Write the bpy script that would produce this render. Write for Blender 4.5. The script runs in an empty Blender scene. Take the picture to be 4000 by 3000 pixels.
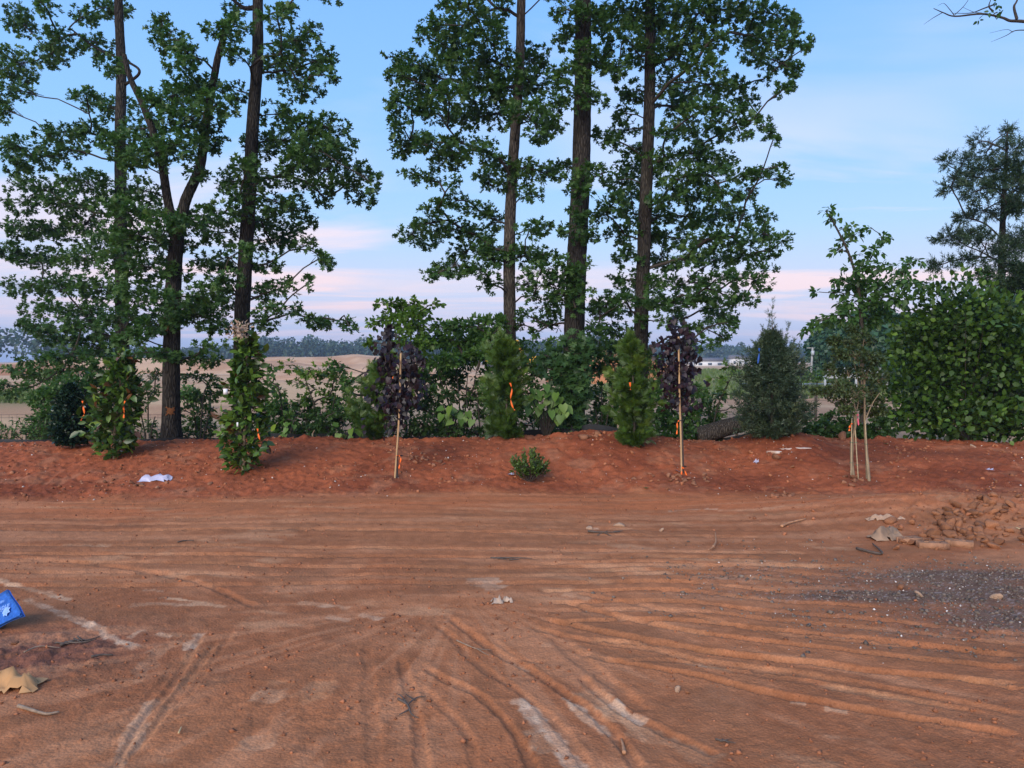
import bpy, math, random
import numpy as np
from mathutils import Vector, Matrix

# ------------------------------------------------------------------ camera, sky, sun, exposure
scene = bpy.context.scene
col = scene.collection
R = math.radians
F_PX = 2856.0                      # focal length for a 4000 px wide frame
CAM_H = 1.75
HORIZON = 1410.0
PITCH = math.atan((1500.0 - HORIZON) / F_PX)

cam_data = bpy.data.cameras.new('camera')
cam_data.sensor_width = 36.0
cam_data.lens = 36.0 * F_PX / 4000.0
cam_data.clip_start = 0.05
cam_data.clip_end = 6000
cam = bpy.data.objects.new('camera', cam_data)
col.objects.link(cam)
cam.location = (0, 0, CAM_H)
cam.rotation_euler = (math.pi / 2 - PITCH, 0, 0)
scene.camera = cam

SUN_ELEV, SUN_AZ = 26.0, 205.0      # low western sun behind the camera (azimuth clockwise from +Y)
world = bpy.data.worlds.new('World')
scene.world = world
world.use_nodes = True
wt = world.node_tree
wt.nodes.clear()


def N(t, kind, **kw):
    n = t.nodes.new(kind)
    for k, v in kw.items():
        if k.startswith('i_'):
            n.inputs[k[2:].replace('_', ' ')].default_value = v
        else:
            setattr(n, k, v)
    return n


def srgb(r, g, b):
    def f(c):
        c /= 255.0
        return c / 12.92 if c <= 0.04045 else ((c + 0.055) / 1.055) ** 2.4
    return (f(r), f(g), f(b), 1.0)


def ramp(t, stops, interp='LINEAR'):
    n = t.nodes.new('ShaderNodeValToRGB')
    n.color_ramp.interpolation = interp
    e = n.color_ramp.elements
    while len(e) < len(stops):
        e.new(0.5)
    for el, (p, c) in zip(e, stops):
        el.position = p
        el.color = c if len(c) == 4 else (*c, 1)
    return n


def math_node(t, op, a, b=None, clamp=False):
    n = t.nodes.new('ShaderNodeMath')
    n.operation = op
    n.use_clamp = clamp
    for i, v in enumerate((a, b)):
        if v is None:
            continue
        if isinstance(v, (int, float)):
            n.inputs[i].default_value = v
        else:
            t.links.new(v, n.inputs[i])
    return n.outputs[0]


def mixc(t, fac, a, b, mode='MIX'):
    n = t.nodes.new('ShaderNodeMix')
    n.data_type = 'RGBA'
    n.blend_type = mode
    for i, v in ((0, fac), (6, a), (7, b)):
        if isinstance(v, (int, float)):
            n.inputs[i].default_value = v
        elif isinstance(v, tuple):
            n.inputs[i].default_value = v if len(v) == 4 else (*v, 1)
        else:
            t.links.new(v, n.inputs[i])
    return n.outputs[2]


def build_world():
    t = wt
    L = t.links.new
    tc = N(t, 'ShaderNodeTexCoord')
    sep = N(t, 'ShaderNodeSeparateXYZ')
    L(tc.outputs['Generated'], sep.inputs[0])
    el = math_node(t, 'ARCSINE', math_node(t, 'MAXIMUM', math_node(t, 'MINIMUM', sep.outputs[2], 1.0), -1.0))
    el = math_node(t, 'DIVIDE', el, math.pi / 2)            # 0 horizon .. 1 zenith
    deg = lambda d: d / 90.0
    grad = ramp(t, [(0.0, srgb(150, 172, 222)), (deg(1.2), srgb(163, 182, 226)), (deg(3.2), srgb(188, 198, 234)),
                    (deg(6), srgb(196, 208, 240)), (deg(10), srgb(170, 208, 252)), (deg(16), srgb(146, 198, 255)),
                    (deg(27), srgb(126, 183, 254)), (1.0, srgb(96, 150, 228))])
    L(el, grad.inputs[0])
    # thin streaky cloud, laid out on a far plane above the land
    zz = math_node(t, 'ADD', math_node(t, 'MAXIMUM', sep.outputs[2], 0.0), 0.06)
    comb = N(t, 'ShaderNodeCombineXYZ')
    L(math_node(t, 'DIVIDE', sep.outputs[0], zz), comb.inputs[0])
    L(math_node(t, 'DIVIDE', sep.outputs[1], zz), comb.inputs[1])
    mp = N(t, 'ShaderNodeMapping')
    mp.inputs['Rotation'].default_value = (0, 0, R(-24))
    mp.inputs['Scale'].default_value = (0.42, 0.95, 1)
    mp.inputs['Location'].default_value = (8.1, 4.2, 0)
    L(comb.outputs[0], mp.inputs[0])
    n1 = N(t, 'ShaderNodeTexNoise', i_Scale=0.85, i_Detail=6.0, i_Roughness=0.55, i_Distortion=0.6)
    L(mp.outputs[0], n1.inputs['Vector'])
    c1 = ramp(t, [(0.46, (0, 0, 0)), (0.60, (1, 1, 1))])
    L(n1.outputs[0], c1.inputs[0])
    fade = ramp(t, [(0.0, (.15, .15, .15)), (deg(2.0), (.6, .6, .6)), (deg(5), (1, 1, 1)), (deg(10), (.9, .9, .9)),
                    (deg(15), (.62, .62, .62)), (deg(40), (.5, .5, .5))])
    L(el, fade.inputs[0])
    ccol = ramp(t, [(0.0, srgb(206, 198, 228)), (deg(4), srgb(240, 214, 226)), (deg(9), srgb(246, 224, 232)),
                    (deg(15), srgb(216, 222, 250)), (1.0, srgb(190, 205, 245))])
    L(el, ccol.inputs[0])
    n3 = N(t, 'ShaderNodeTexNoise', i_Scale=3.2, i_Detail=2.0)
    L(tc.outputs['Generated'], n3.inputs['Vector'])
    brk = ramp(t, [(0.36, (.15, .15, .15)), (0.6, (1, 1, 1))])
    L(n3.outputs[0], brk.inputs[0])
    m = mixc(t, math_node(t, 'MULTIPLY', math_node(t, 'MULTIPLY', c1.outputs[0], brk.outputs[0]), fade.outputs[0]), grad.outputs[0], ccol.outputs[0])
    # the physical sky adds the evening glow
    sky = N(t, 'ShaderNodeTexSky')
    sky.sky_type = 'NISHITA'
    sky.sun_disc = False
    sky.sun_elevation = R(SUN_ELEV)
    sky.sun_rotation = R(SUN_AZ)
    sky.air_density = 1.2
    sky.dust_density = 2.0
    bg1 = N(t, 'ShaderNodeBackground', i_Strength=0.74)
    L(m, bg1.inputs[0])
    bg2 = N(t, 'ShaderNodeBackground', i_Strength=0.012)
    L(sky.outputs[0], bg2.inputs[0])
    add = N(t, 'ShaderNodeAddShader')
    L(bg1.outputs[0], add.inputs[0])
    L(bg2.outputs[0], add.inputs[1])
    out = N(t, 'ShaderNodeOutputWorld')
    L(add.outputs[0], out.inputs[0])


build_world()
sun_data = bpy.data.lights.new('sun', 'SUN')
sun_data.energy = 2.5
sun_data.angle = R(50)
sun_data.color = (1.0, 0.90, 0.78)
sun = bpy.data.objects.new('sun', sun_data)
col.objects.link(sun)
_sd = Vector((math.sin(R(SUN_AZ)) * math.cos(R(SUN_ELEV)), math.cos(R(SUN_AZ)) * math.cos(R(SUN_ELEV)), math.sin(R(SUN_ELEV))))
sun.rotation_euler = _sd.to_track_quat('Z', 'Y').to_euler()
sun.location = (-20, -40, 30)

vs = scene.view_settings
vs.view_transform = 'Standard'
vs.look = 'None'
vs.exposure = 0.52
vs.gamma = 1.0
scene.render.engine = 'CYCLES'
scene.cycles.use_denoising = True
scene.cycles.max_bounces = 5
scene.cycles.diffuse_bounces = 3
scene.cycles.volume_bounces = 0
scene.cycles.transparent_max_bounces = 6
scene.cycles.sample_clamp_indirect = 6

# ------------------------------------------------------------------ helpers
rng = np.random.default_rng(7)
random.seed(7)
CP, SP = math.cos(PITCH), math.sin(PITCH)


def ray(u, v):
    a, b = (u - 2000.0) / F_PX, -(v - 1500.0) / F_PX
    return np.array([a, CP + b * SP, -SP + b * CP])


def at(u, v, d):                       # point seen at photo pixel (u, v) at distance d along the view axis
    r = ray(u, v)
    return np.array([0, 0, CAM_H]) + r * (d / r[1])


def flat(u, v, z=0.0):
    r = ray(u, v)
    return np.array([0, 0, CAM_H]) + r * ((z - CAM_H) / r[2])


def hash2(ix, iy, seed):
    h = (ix.astype(np.int64) * 374761393 + iy.astype(np.int64) * 668265263 + seed * 1442695041) & 0xFFFFFFFF
    h = ((h ^ (h >> 13)) * 1274126177) & 0xFFFFFFFF
    h = (h ^ (h >> 16)) & 0xFFFFFFFF
    return h / 4294967295.0


def vnoise(x, y, seed=0):
    x0, y0 = np.floor(x), np.floor(y)
    fx, fy = x - x0, y - y0
    fx, fy = fx * fx * fx * (fx * (fx * 6 - 15) + 10), fy * fy * fy * (fy * (fy * 6 - 15) + 10)
    ix, iy = x0.astype(np.int64), y0.astype(np.int64)
    a, b = hash2(ix, iy, seed), hash2(ix + 1, iy, seed)
    c, d = hash2(ix, iy + 1, seed), hash2(ix + 1, iy + 1, seed)
    return (a * (1 - fx) + b * fx) * (1 - fy) + (c * (1 - fx) + d * fx) * fy


def fbm(x, y, scale, octv=4, seed=0, gain=0.5):
    s, amp, tot = 0.0, 1.0, 0.0
    fr = 1.0 / scale
    for o in range(octv):
        c, sn = math.cos(0.7 * o), math.sin(0.7 * o)
        s = s + amp * vnoise((x * c - y * sn) * fr + 17.3 * o, (x * sn + y * c) * fr - 9.1 * o, seed + o)
        tot += amp
        amp *= gain
        fr *= 2.03
    return s / tot


def sstep(e0, e1, x):
    t = np.clip((x - e0) / (e1 - e0), 0, 1)
    return t * t * (3 - 2 * t)


def catmull(pts, n=10):
    P = np.asarray(pts, float)
    if len(P) < 3:
        t = np.linspace(0, 1, n * max(1, len(P) - 1) + 1)[:, None]
        return P[0] * (1 - t) + P[-1] * t
    Q = np.vstack([2 * P[0] - P[1], P, 2 * P[-1] - P[-2]])
    out = []
    for i in range(1, len(Q) - 2):
        p0, p1, p2, p3 = Q[i - 1], Q[i], Q[i + 1], Q[i + 2]
        for t in np.linspace(0, 1, n, endpoint=False):
            out.append(0.5 * (2 * p1 + (p2 - p0) * t + (2 * p0 - 5 * p1 + 4 * p2 - p3) * t * t + (3 * p1 - p0 - 3 * p2 + p3) * t ** 3))
    out.append(P[-1])
    return np.array(out)


def mesh_from(name, V, T, mat=None, tint=None, smooth=False, color=None, quads=False):
    V = np.asarray(V, np.float32)
    T = np.asarray(T, np.int32)
    k = 4 if quads else 3
    me = bpy.data.meshes.new(name)
    me.vertices.add(len(V))
    me.vertices.foreach_set('co', V.ravel())
    me.loops.add(len(T) * k)
    me.loops.foreach_set('vertex_index', T.ravel())
    me.polygons.add(len(T))
    me.polygons.foreach_set('loop_start', np.arange(0, len(T) * k, k, dtype=np.int32))
    me.polygons.foreach_set('loop_total', np.full(len(T), k, np.int32))
    if smooth:
        me.polygons.foreach_set('use_smooth', np.ones(len(T), bool))
    if tint is not None:
        a = me.attributes.new('tint', 'FLOAT', 'POINT')
        a.data.foreach_set('value', np.asarray(tint, np.float32))
    if color is not None:
        a = me.attributes.new('soil', 'FLOAT_COLOR', 'POINT')
        a.data.foreach_set('color', np.hstack([color, np.ones((len(color), 1))]).astype(np.float32).ravel())
    me.update(calc_edges=True)
    if mat:
        me.materials.append(mat)
    return me


def link(name, me, parent=None):
    o = bpy.data.objects.new(name, me)
    col.objects.link(o)
    if parent:
        o.parent = parent
        o.matrix_parent_inverse = Matrix.Translation(-Vector(parent.location))
    return o


def empty(name, loc=(0, 0, 0)):
    o = bpy.data.objects.new(name, None)
    o.empty_display_size = 0.2
    o.location = loc
    col.objects.link(o)
    return o


def tag(o, label=None, cat=None, group=None, kind=None):
    if label:
        o['label'] = label
    if cat:
        o['category'] = cat
    if group:
        o['group'] = group
    if kind:
        o['kind'] = kind
    return o


class MB:
    """Collects triangles with a per-piece tint and builds them as one mesh."""

    def __init__(s):
        s.V, s.T, s.C, s.n = [], [], [], 0

    def add(s, V, T, tint=0.5):
        V = np.asarray(V, float)
        s.V.append(V)
        s.T.append(np.asarray(T) + s.n)
        s.C.append(np.full(len(V), tint) if np.isscalar(tint) else tint)
        s.n += len(V)

    def many(s, tv, tt, pos, mats, size, tint):
        n, k = len(pos), len(tv)
        if n == 0:
            return
        V = np.einsum('nij,kj->nki', mats, tv) * np.asarray(size).reshape(-1, 1, 1) + pos[:, None, :]
        T = (np.asarray(tt)[None] + (np.arange(n) * k)[:, None, None]).reshape(-1, 3)
        s.add(V.reshape(-1, 3), T, np.repeat(tint, k))

    def tube(s, pts, rad, sides=6, tint=0.5, cap=False, rough=0.0):
        P = np.asarray(pts, float)
        n = len(P)
        rad = np.broadcast_to(np.asarray(rad, float), (n,)) if np.ndim(rad) < 2 else rad
        tg = np.gradient(P, axis=0)
        tg /= np.linalg.norm(tg, axis=1)[:, None] + 1e-9
        ref = np.array([1.0, 0, 0]) if abs(tg[0][0]) < 0.8 else np.array([0, 1.0, 0])
        a = np.cross(tg, ref)
        a /= np.linalg.norm(a, axis=1)[:, None] + 1e-9
        b = np.cross(tg, a)
        th = np.arange(sides) * 2 * math.pi / sides
        rr = rad[:, None] * np.ones(sides)[None]
        if rough:
            rr = rr * (1 + rough * (rng.random((n, sides)) - 0.5) + rough * (rng.random(sides) - 0.5)[None])
        V = P[:, None] + rr[..., None] * (np.cos(th)[None, :, None] * a[:, None] + np.sin(th)[None, :, None] * b[:, None])
        V = V.reshape(-1, 3)
        i = np.arange(n - 1)[:, None] * sides
        j = np.arange(sides)[None]
        j2 = (j + 1) % sides
        q = [i + j, i + j2, i + sides + j2, i + sides + j]
        T = np.concatenate([np.stack([q[0], q[1], q[2]], -1).reshape(-1, 3), np.stack([q[0], q[2], q[3]], -1).reshape(-1, 3)])
        if cap:
            V = np.vstack([V, P[0], P[-1]])
            m = n * sides
            c0 = np.stack([np.full(sides, m), (np.arange(sides) + 1) % sides, np.arange(sides)], -1)
            o = (n - 1) * sides
            c1 = np.stack([np.full(sides, m + 1), o + np.arange(sides), o + (np.arange(sides) + 1) % sides], -1)
            T = np.vstack([T, c0, c1])
        s.add(V, T, tint)

    def box(s, c, size, rot=None, tint=0.5):
        v = np.array([[x, y, z] for x in (-.5, .5) for y in (-.5, .5) for z in (-.5, .5)]) * np.asarray(size)
        if rot is not None:
            v = v @ np.asarray(rot).T
        q = [(0, 1, 3, 2), (4, 6, 7, 5), (0, 4, 5, 1), (2, 3, 7, 6), (0, 2, 6, 4), (1, 5, 7, 3)]
        t = [x for a, b, c_, d in q for x in ((a, b, c_), (a, c_, d))]
        s.add(v + np.asarray(c), t, tint)

    def mesh(s, name, mat, smooth=False):
        return mesh_from(name, np.vstack(s.V), np.vstack(s.T), mat, np.concatenate(s.C), smooth)

    def build(s, name, mat, parent=None, smooth=False):
        return link(name, s.mesh(name, mat, smooth), parent)


def rotz(a):
    c, s = math.cos(a), math.sin(a)
    return np.array([[c, -s, 0], [s, c, 0], [0, 0, 1]])


def frames(axis, normal):
    y = axis / (np.linalg.norm(axis, axis=1)[:, None] + 1e-9)
    z = normal - (normal * y).sum(1)[:, None] * y
    z /= np.linalg.norm(z, axis=1)[:, None] + 1e-9
    x = np.cross(y, z)
    return np.stack([x, y, z], -1)


# ------------------------------------------------------------------ materials
def new_mat(name):
    m = bpy.data.materials.new(name)
    m.use_nodes = True
    t = m.node_tree
    t.nodes.clear()
    out = N(t, 'ShaderNodeOutputMaterial')
    return m, t, out


def attr(t, name):
    n = N(t, 'ShaderNodeAttribute')
    n.attribute_name = name
    return n


def leaf_mat(name, dark, mid, light, trans=0.40, rough=0.45, spec=0.4, objrand=False, odd=None):
    m, t, out = new_mat(name)
    L = t.links.new
    if objrand:
        fac = N(t, 'ShaderNodeObjectInfo').outputs['Random']
    else:
        fac = attr(t, 'tint').outputs['Fac']
    stops = [(0.0, dark), (0.55, mid), (1.0, light)]
    if odd:
        stops = [(0.0, dark), (0.5, mid), (0.84, light), (0.88, odd), (1.0, tuple(c * .45 for c in odd))]
    rp = ramp(t, stops)
    L(fac, rp.inputs[0])
    p = N(t, 'ShaderNodeBsdfPrincipled', i_Roughness=rough)
    p.inputs['Specular IOR Level'].default_value = spec
    L(rp.outputs[0], p.inputs['Base Color'])
    tr = N(t, 'ShaderNodeBsdfTranslucent')
    L(mixc(t, 1.0, rp.outputs[0], (1.15, 1.45, 0.65, 1), 'MULTIPLY'), tr.inputs[0])
    mx = N(t, 'ShaderNodeMixShader')
    mx.inputs[0].default_value = trans
    L(p.outputs[0], mx.inputs[1])
    L(tr.outputs[0], mx.inputs[2])
    L(mx.outputs[0], out.inputs[0])
    return m


def plain_mat(name, colr, rough=0.8, var=0.25, scale=12.0, spec=0.25, bump=0.0, bscale=40.0, stretch=(1, 1, 1), c2=None, objrand=False, tint=False):
    m, t, out = new_mat(name)
    L = t.links.new
    tc = N(t, 'ShaderNodeTexCoord')
    mp = N(t, 'ShaderNodeMapping')
    mp.inputs['Scale'].default_value = stretch
    L(tc.outputs['Object'], mp.inputs[0])
    nz = N(t, 'ShaderNodeTexNoise', i_Scale=scale, i_Detail=6.0, i_Roughness=0.6)
    L(mp.outputs[0], nz.inputs['Vector'])
    a = tuple(c * (1 - var) for c in colr[:3])
    b = tuple(min(1, c * (1 + var)) for c in (c2 or colr)[:3])
    rp = ramp(t, [(0.3, a), (0.7, b)])
    L(nz.outputs[0], rp.inputs[0])
    c = rp.outputs[0]
    if objrand or tint:
        f = N(t, 'ShaderNodeObjectInfo').outputs['Random'] if objrand else attr(t, 'tint').outputs['Fac']
        vv = ramp(t, [(0, (.62, .6, .58)), (1, (1.3, 1.28, 1.25))])
        L(f, vv.inputs[0])
        c = mixc(t, 1.0, c, vv.outputs[0], 'MULTIPLY')
    p = N(t, 'ShaderNodeBsdfPrincipled', i_Roughness=rough)
    p.inputs['Specular IOR Level'].default_value = spec
    L(c, p.inputs['Base Color'])
    if bump:
        n2 = N(t, 'ShaderNodeTexNoise', i_Scale=bscale, i_Detail=5.0)
        L(mp.outputs[0], n2.inputs['Vector'])
        bp = N(t, 'ShaderNodeBump', i_Strength=bump, i_Distance=0.03)
        L(n2.outputs[0], bp.inputs['Height'])
        L(bp.outputs[0], p.inputs['Normal'])
    L(p.outputs[0], out.inputs[0])
    return m


def bark_mat(name, c1, c2, sc=1.0):
    m, t, out = new_mat(name)
    L = t.links.new
    tc = N(t, 'ShaderNodeTexCoord')
    mp = N(t, 'ShaderNodeMapping')
    mp.inputs['Scale'].default_value = (1, 1, 0.16)
    L(tc.outputs['Object'], mp.inputs[0])
    v = N(t, 'ShaderNodeTexVoronoi', i_Scale=34.0 * sc)
    v.feature = 'DISTANCE_TO_EDGE'
    L(mp.outputs[0], v.inputs['Vector'])
    nz = N(t, 'ShaderNodeTexNoise', i_Scale=16.0 * sc, i_Detail=7.0, i_Roughness=0.7)
    L(mp.outputs[0], nz.inputs['Vector'])
    big = N(t, 'ShaderNodeTexNoise', i_Scale=1.6, i_Detail=3.0)
    L(tc.outputs['Object'], big.inputs['Vector'])
    h = math_node(t, 'ADD', math_node(t, 'MULTIPLY', math_node(t, 'MINIMUM', v.outputs[0], 0.25), 2.4), math_node(t, 'MULTIPLY', nz.outputs[0], 0.6))
    rp = ramp(t, [(0.2, c1), (0.85, c2)])
    L(h, rp.inputs[0])
    lich = ramp(t, [(0.45, (0.8, 0.8, 0.8)), (0.75, (1.25, 1.3, 1.22))])
    L(big.outputs[0], lich.inputs[0])
    p = N(t, 'ShaderNodeBsdfPrincipled', i_Roughness=0.9)
    p.inputs['Specular IOR Level'].default_value = 0.15
    L(mixc(t, 1.0, rp.outputs[0], lich.outputs[0], 'MULTIPLY'), p.inputs['Base Color'])
    bp = N(t, 'ShaderNodeBump', i_Strength=0.9, i_Distance=0.03)
    L(h, bp.inputs['Height'])
    L(bp.outputs[0], p.inputs['Normal'])
    L(p.outputs[0], out.inputs[0])
    return m


def soil_mat():
    m, t, out = new_mat('soil')
    L = t.links.new
    tc = N(t, 'ShaderNodeTexCoord')
    a = attr(t, 'soil')
    n1 = N(t, 'ShaderNodeTexNoise', i_Scale=90.0, i_Detail=6.0, i_Roughness=0.7)
    n2 = N(t, 'ShaderNodeTexNoise', i_Scale=9.0, i_Detail=8.0, i_Roughness=0.65)
    vo = N(t, 'ShaderNodeTexVoronoi', i_Scale=60.0)
    for n in (n1, n2, vo):
        L(tc.outputs['Object'], n.inputs['Vector'])
    r1 = ramp(t, [(0.25, (.70, .68, .66)), (0.75, (1.26, 1.28, 1.3))])
    L(n1.outputs[0], r1.inputs[0])
    r2 = ramp(t, [(0.3, (.86, .85, .84)), (0.7, (1.12, 1.13, 1.15))])
    L(n2.outputs[0], r2.inputs[0])
    c = mixc(t, 1.0, a.outputs['Color'], r1.outputs[0], 'MULTIPLY')
    c = mixc(t, 1.0, c, r2.outputs[0], 'MULTIPLY')
    p = N(t, 'ShaderNodeBsdfPrincipled', i_Roughness=0.95)
    p.inputs['Specular IOR Level'].default_value = 0.12
    L(c, p.inputs['Base Color'])
    h = math_node(t, 'ADD', math_node(t, 'MULTIPLY', n1.outputs[0], 0.55), math_node(t, 'MULTIPLY', math_node(t, 'SUBTRACT', 1.0, vo.outputs[0]), 0.5))
    bp = N(t, 'ShaderNodeBump', i_Strength=0.6, i_Distance=0.012)
    L(h, bp.inputs['Height'])
    L(bp.outputs[0], p.inputs['Normal'])
    L(p.outputs[0], out.inputs[0])
    return m


M = {}
M['soil'] = soil_mat()
M['oak'] = leaf_mat('oak_leaf', (0.034, 0.078, 0.02), (0.062, 0.135, 0.034), (0.118, 0.2, 0.052))
M['oak_dark'] = leaf_mat('oak_leaf_deep', (0.026, 0.062, 0.018), (0.05, 0.112, 0.032), (0.09, 0.165, 0.048))
M['bush'] = leaf_mat('bush_leaf', (0.034, 0.075, 0.018), (0.07, 0.148, 0.034), (0.13, 0.225, 0.055))
M['brush'] = leaf_mat('undergrowth_leaf', (0.026, 0.056, 0.015), (0.054, 0.11, 0.028), (0.105, 0.175, 0.045))
M['sapling'] = leaf_mat('sapling_leaf', (0.046, 0.086, 0.014), (0.091, 0.172, 0.024), (0.159, 0.262, 0.038), trans=0.35)
M['heart'] = leaf_mat('heart_leaf', (0.084, 0.166, 0.027), (0.119, 0.223, 0.035), (0.168, 0.268, 0.046), objrand=True, trans=0.3)
M['magnolia'] = leaf_mat('magnolia_leaf', (0.026, 0.056, 0.010), (0.069, 0.130, 0.019), (0.160, 0.252, 0.036), objrand=True, rough=0.28, spec=0.5, trans=0.15, odd=(.16, .065, .022))
M['purple'] = leaf_mat('purple_leaf', (0.008, 0.004, 0.006), (0.014, 0.006, 0.010), (0.031, 0.009, 0.014), objrand=True, trans=0.15)
M['purple_in'] = leaf_mat('purple_inner_leaf', (0.007, 0.004, 0.006), (0.012, 0.006, 0.009), (0.029, 0.008, 0.014), trans=0.12)
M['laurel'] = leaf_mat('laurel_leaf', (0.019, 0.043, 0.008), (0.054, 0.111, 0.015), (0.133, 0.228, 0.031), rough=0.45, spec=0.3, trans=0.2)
M['laurel_obj'] = leaf_mat('laurel_front_leaf', (0.026, 0.056, 0.009), (0.062, 0.123, 0.017), (0.136, 0.222, 0.032), rough=0.45, spec=0.3, trans=0.2, objrand=True)
M['holly'] = leaf_mat('holly_leaf', (0.010, 0.026, 0.017), (0.021, 0.049, 0.026), (0.046, 0.088, 0.034), rough=0.25, spec=0.55, trans=0.05)
M['myrtle'] = leaf_mat('myrtle_leaf', (0.032, 0.049, 0.016), (0.062, 0.092, 0.030), (0.115, 0.149, 0.049), trans=0.25)
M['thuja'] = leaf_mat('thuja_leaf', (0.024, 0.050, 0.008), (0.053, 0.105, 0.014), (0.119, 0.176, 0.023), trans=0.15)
M['juniper'] = leaf_mat('juniper_leaf', (.018, .036, .020), (.040, .068, .036), (.095, .125, .056), trans=0.05)
M['cedar'] = leaf_mat('cedar_leaf', (.012, .030, .012), (.024, .052, .020), (.048, .085, .028), trans=0.08)
M['shrub'] = leaf_mat('small_shrub_leaf', (0.025, 0.051, 0.009), (0.056, 0.103, 0.019), (0.125, 0.186, 0.035), trans=0.15, rough=0.35)
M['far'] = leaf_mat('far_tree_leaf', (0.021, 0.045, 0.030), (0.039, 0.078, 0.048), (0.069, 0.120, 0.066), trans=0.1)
M['mid'] = leaf_mat('mid_tree_leaf', (0.020, 0.050, 0.025), (0.039, 0.092, 0.042), (0.070, 0.147, 0.056), trans=0.15)
M['grass'] = leaf_mat('grass_blade', (.070, .110, .030), (.120, .170, .045), (.200, .220, .080), trans=0.3)
M['bark'] = bark_mat('oak_bark', (.010, .008, .007), (.062, .052, .044))
M['bark_pale'] = bark_mat('pale_bark', (.026, .021, .018), (.120, .098, .080))
M['twig'] = plain_mat('twig', (.045, .036, .028), var=0.4)
M['stem_tan'] = plain_mat('tan_stem', (.24, .18, .115), var=0.3, scale=30, stretch=(1, 1, .3))
M['bamboo'] = plain_mat('bamboo', (.40, .31, .19), var=0.2, scale=25, rough=0.55)
M['wood_stake'] = plain_mat('wood_stake', (.47, .30, .155), var=0.22, scale=18, stretch=(1, 1, .15), rough=0.7)
M['young_bark'] = plain_mat('young_bark', (.085, .065, .055), var=0.35, scale=40)
M['tape'] = plain_mat('orange_tape', (.92, .17, .03), var=0.08, rough=0.45)
M['tape_pink'] = plain_mat('pink_tape', (.75, .13, .20), var=0.1, rough=0.45)
M['tape_blue'] = plain_mat('blue_tape', (.03, .10, .38), var=0.1, rough=0.5)
M['tag_white'] = plain_mat('white_tag', (.74, .74, .76), var=0.06, rough=0.5)
M['tie'] = plain_mat('green_tie', (.02, .12, .07), var=0.1, rough=0.5)
M['silt'] = plain_mat('silt_fabric', (.012, .013, .016), var=0.3, rough=0.6)
M['wire'] = plain_mat('wire', (.05, .045, .042), var=0.2, rough=0.5)
M['rock'] = plain_mat('red_rock', (.30, .135, .075), var=0.3, scale=9, bump=0.5, objrand=True)
M['rock_brown'] = plain_mat('brown_rock', (.30, .128, .062), var=0.28, scale=9, bump=0.5, objrand=True)
M['pale_rock'] = plain_mat('pale_rock', (.44, .28, .185), var=0.35, scale=7, bump=0.5)
M['white_rock'] = plain_mat('white_rock', (.34, .15, .07), c2=(.62, .55, .50), var=0.18, scale=5, bump=0.4)
M['pebble'] = plain_mat('pebble', (.30, .115, .055), var=0.3, scale=30, tint=True)
M['pebble_grey'] = plain_mat('grey_pebble', (.16, .122, .098), var=0.3, scale=30, tint=True)
M['pebble_white'] = plain_mat('white_pebble', (.58, .52, .48), var=0.2, scale=30, tint=True)
M['brick'] = plain_mat('dusty_brick', (.32, .16, .09), var=0.2, scale=14, bump=0.4)
M['kraft'] = plain_mat('kraft_paper', (.46, .25, .11), var=0.15, scale=8)
M['sack'] = plain_mat('sack_paper', (.32, .20, .125), var=0.2, scale=8)
M['film'] = plain_mat('plastic_film', (.46, .44, .56), var=0.12, rough=0.35, spec=0.6)
M['dry'] = plain_mat('dry_leaf', (.42, .30, .22), var=0.25, scale=20)
M['stick'] = plain_mat('stick', (.26, .185, .13), var=0.35, scale=30)
M['stick_dark'] = plain_mat('dark_stick', (.10, .075, .06), var=0.35, scale=30)
M['stick_orange'] = plain_mat('orange_stick', (.42, .21, .11), var=0.3, scale=30)
M['straw'] = plain_mat('straw', (.55, .42, .22), var=0.2, scale=30)
M['blue_bag'] = plain_mat('blue_bag', (.022, .115, .44), var=0.3, scale=60, rough=0.6)
M['bag_dark'] = plain_mat('bag_gap_shade', (.015, .02, .04), var=0.2)
M['print'] = plain_mat('bag_print', (.25, .42, .80), var=0.12, scale=120, rough=0.6)
M['yellow'] = plain_mat('machine_yellow', (.62, .33, .03), var=0.1, rough=0.5)
M['black'] = plain_mat('machine_black', (.02, .02, .022), var=0.2, rough=0.6)
M['glass'] = plain_mat('cab_glass', (.05, .07, .09), var=0.1, rough=0.15, spec=0.6)
M['house_white'] = plain_mat('house_siding', (.62, .62, .64), var=0.06)
M['house_roof'] = plain_mat('house_roof', (.14, .13, .14), var=0.2)
M['house_glass'] = plain_mat('house_glass', (.06, .08, .11), var=0.1, rough=0.15)
M['metal'] = plain_mat('grey_metal', (.42, .44, .47), var=0.1, rough=0.45)
M['asphalt'] = plain_mat('road_surface', (.30, .31, .33), var=0.1)
M['pole_wood'] = plain_mat('pole_wood', (.33, .32, .31), var=0.15)
M['mulch'] = plain_mat('rust_leaf', (.15, .055, .018), var=0.3)

# ------------------------------------------------------------------ the ground: one sheet to the horizon
K = 4000.0 / 2212.0                    # sketch coordinates (2212 wide) -> photo pixels


def G(x, y):                           # sketch pixel -> point on the flat yard
    return flat(x * K, y * K)[:2]


CREST = np.array([(-400, 968), (0, 966), (150, 966), (300, 962), (560, 956), (700, 955), (860, 957), (1000, 957), (1120, 950), (1230, 944), (1290, 936),
                  (1350, 944), (1420, 950), (1500, 958), (1580, 962), (1660, 945), (1700, 940), (1745, 950), (1800, 957), (1950, 956),
                  (2100, 960), (2212, 966), (2600, 970)], float)
CREST_X = (CREST[:, 0] - 1106) / 1580 * 12.1
CREST_Z = CAM_H - (CREST[:, 1] - 780) * 12.1 / 1580
JUN = at(1690 * K, 940 * K, 12.0)
PILE = G(2080, 1120)


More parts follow.
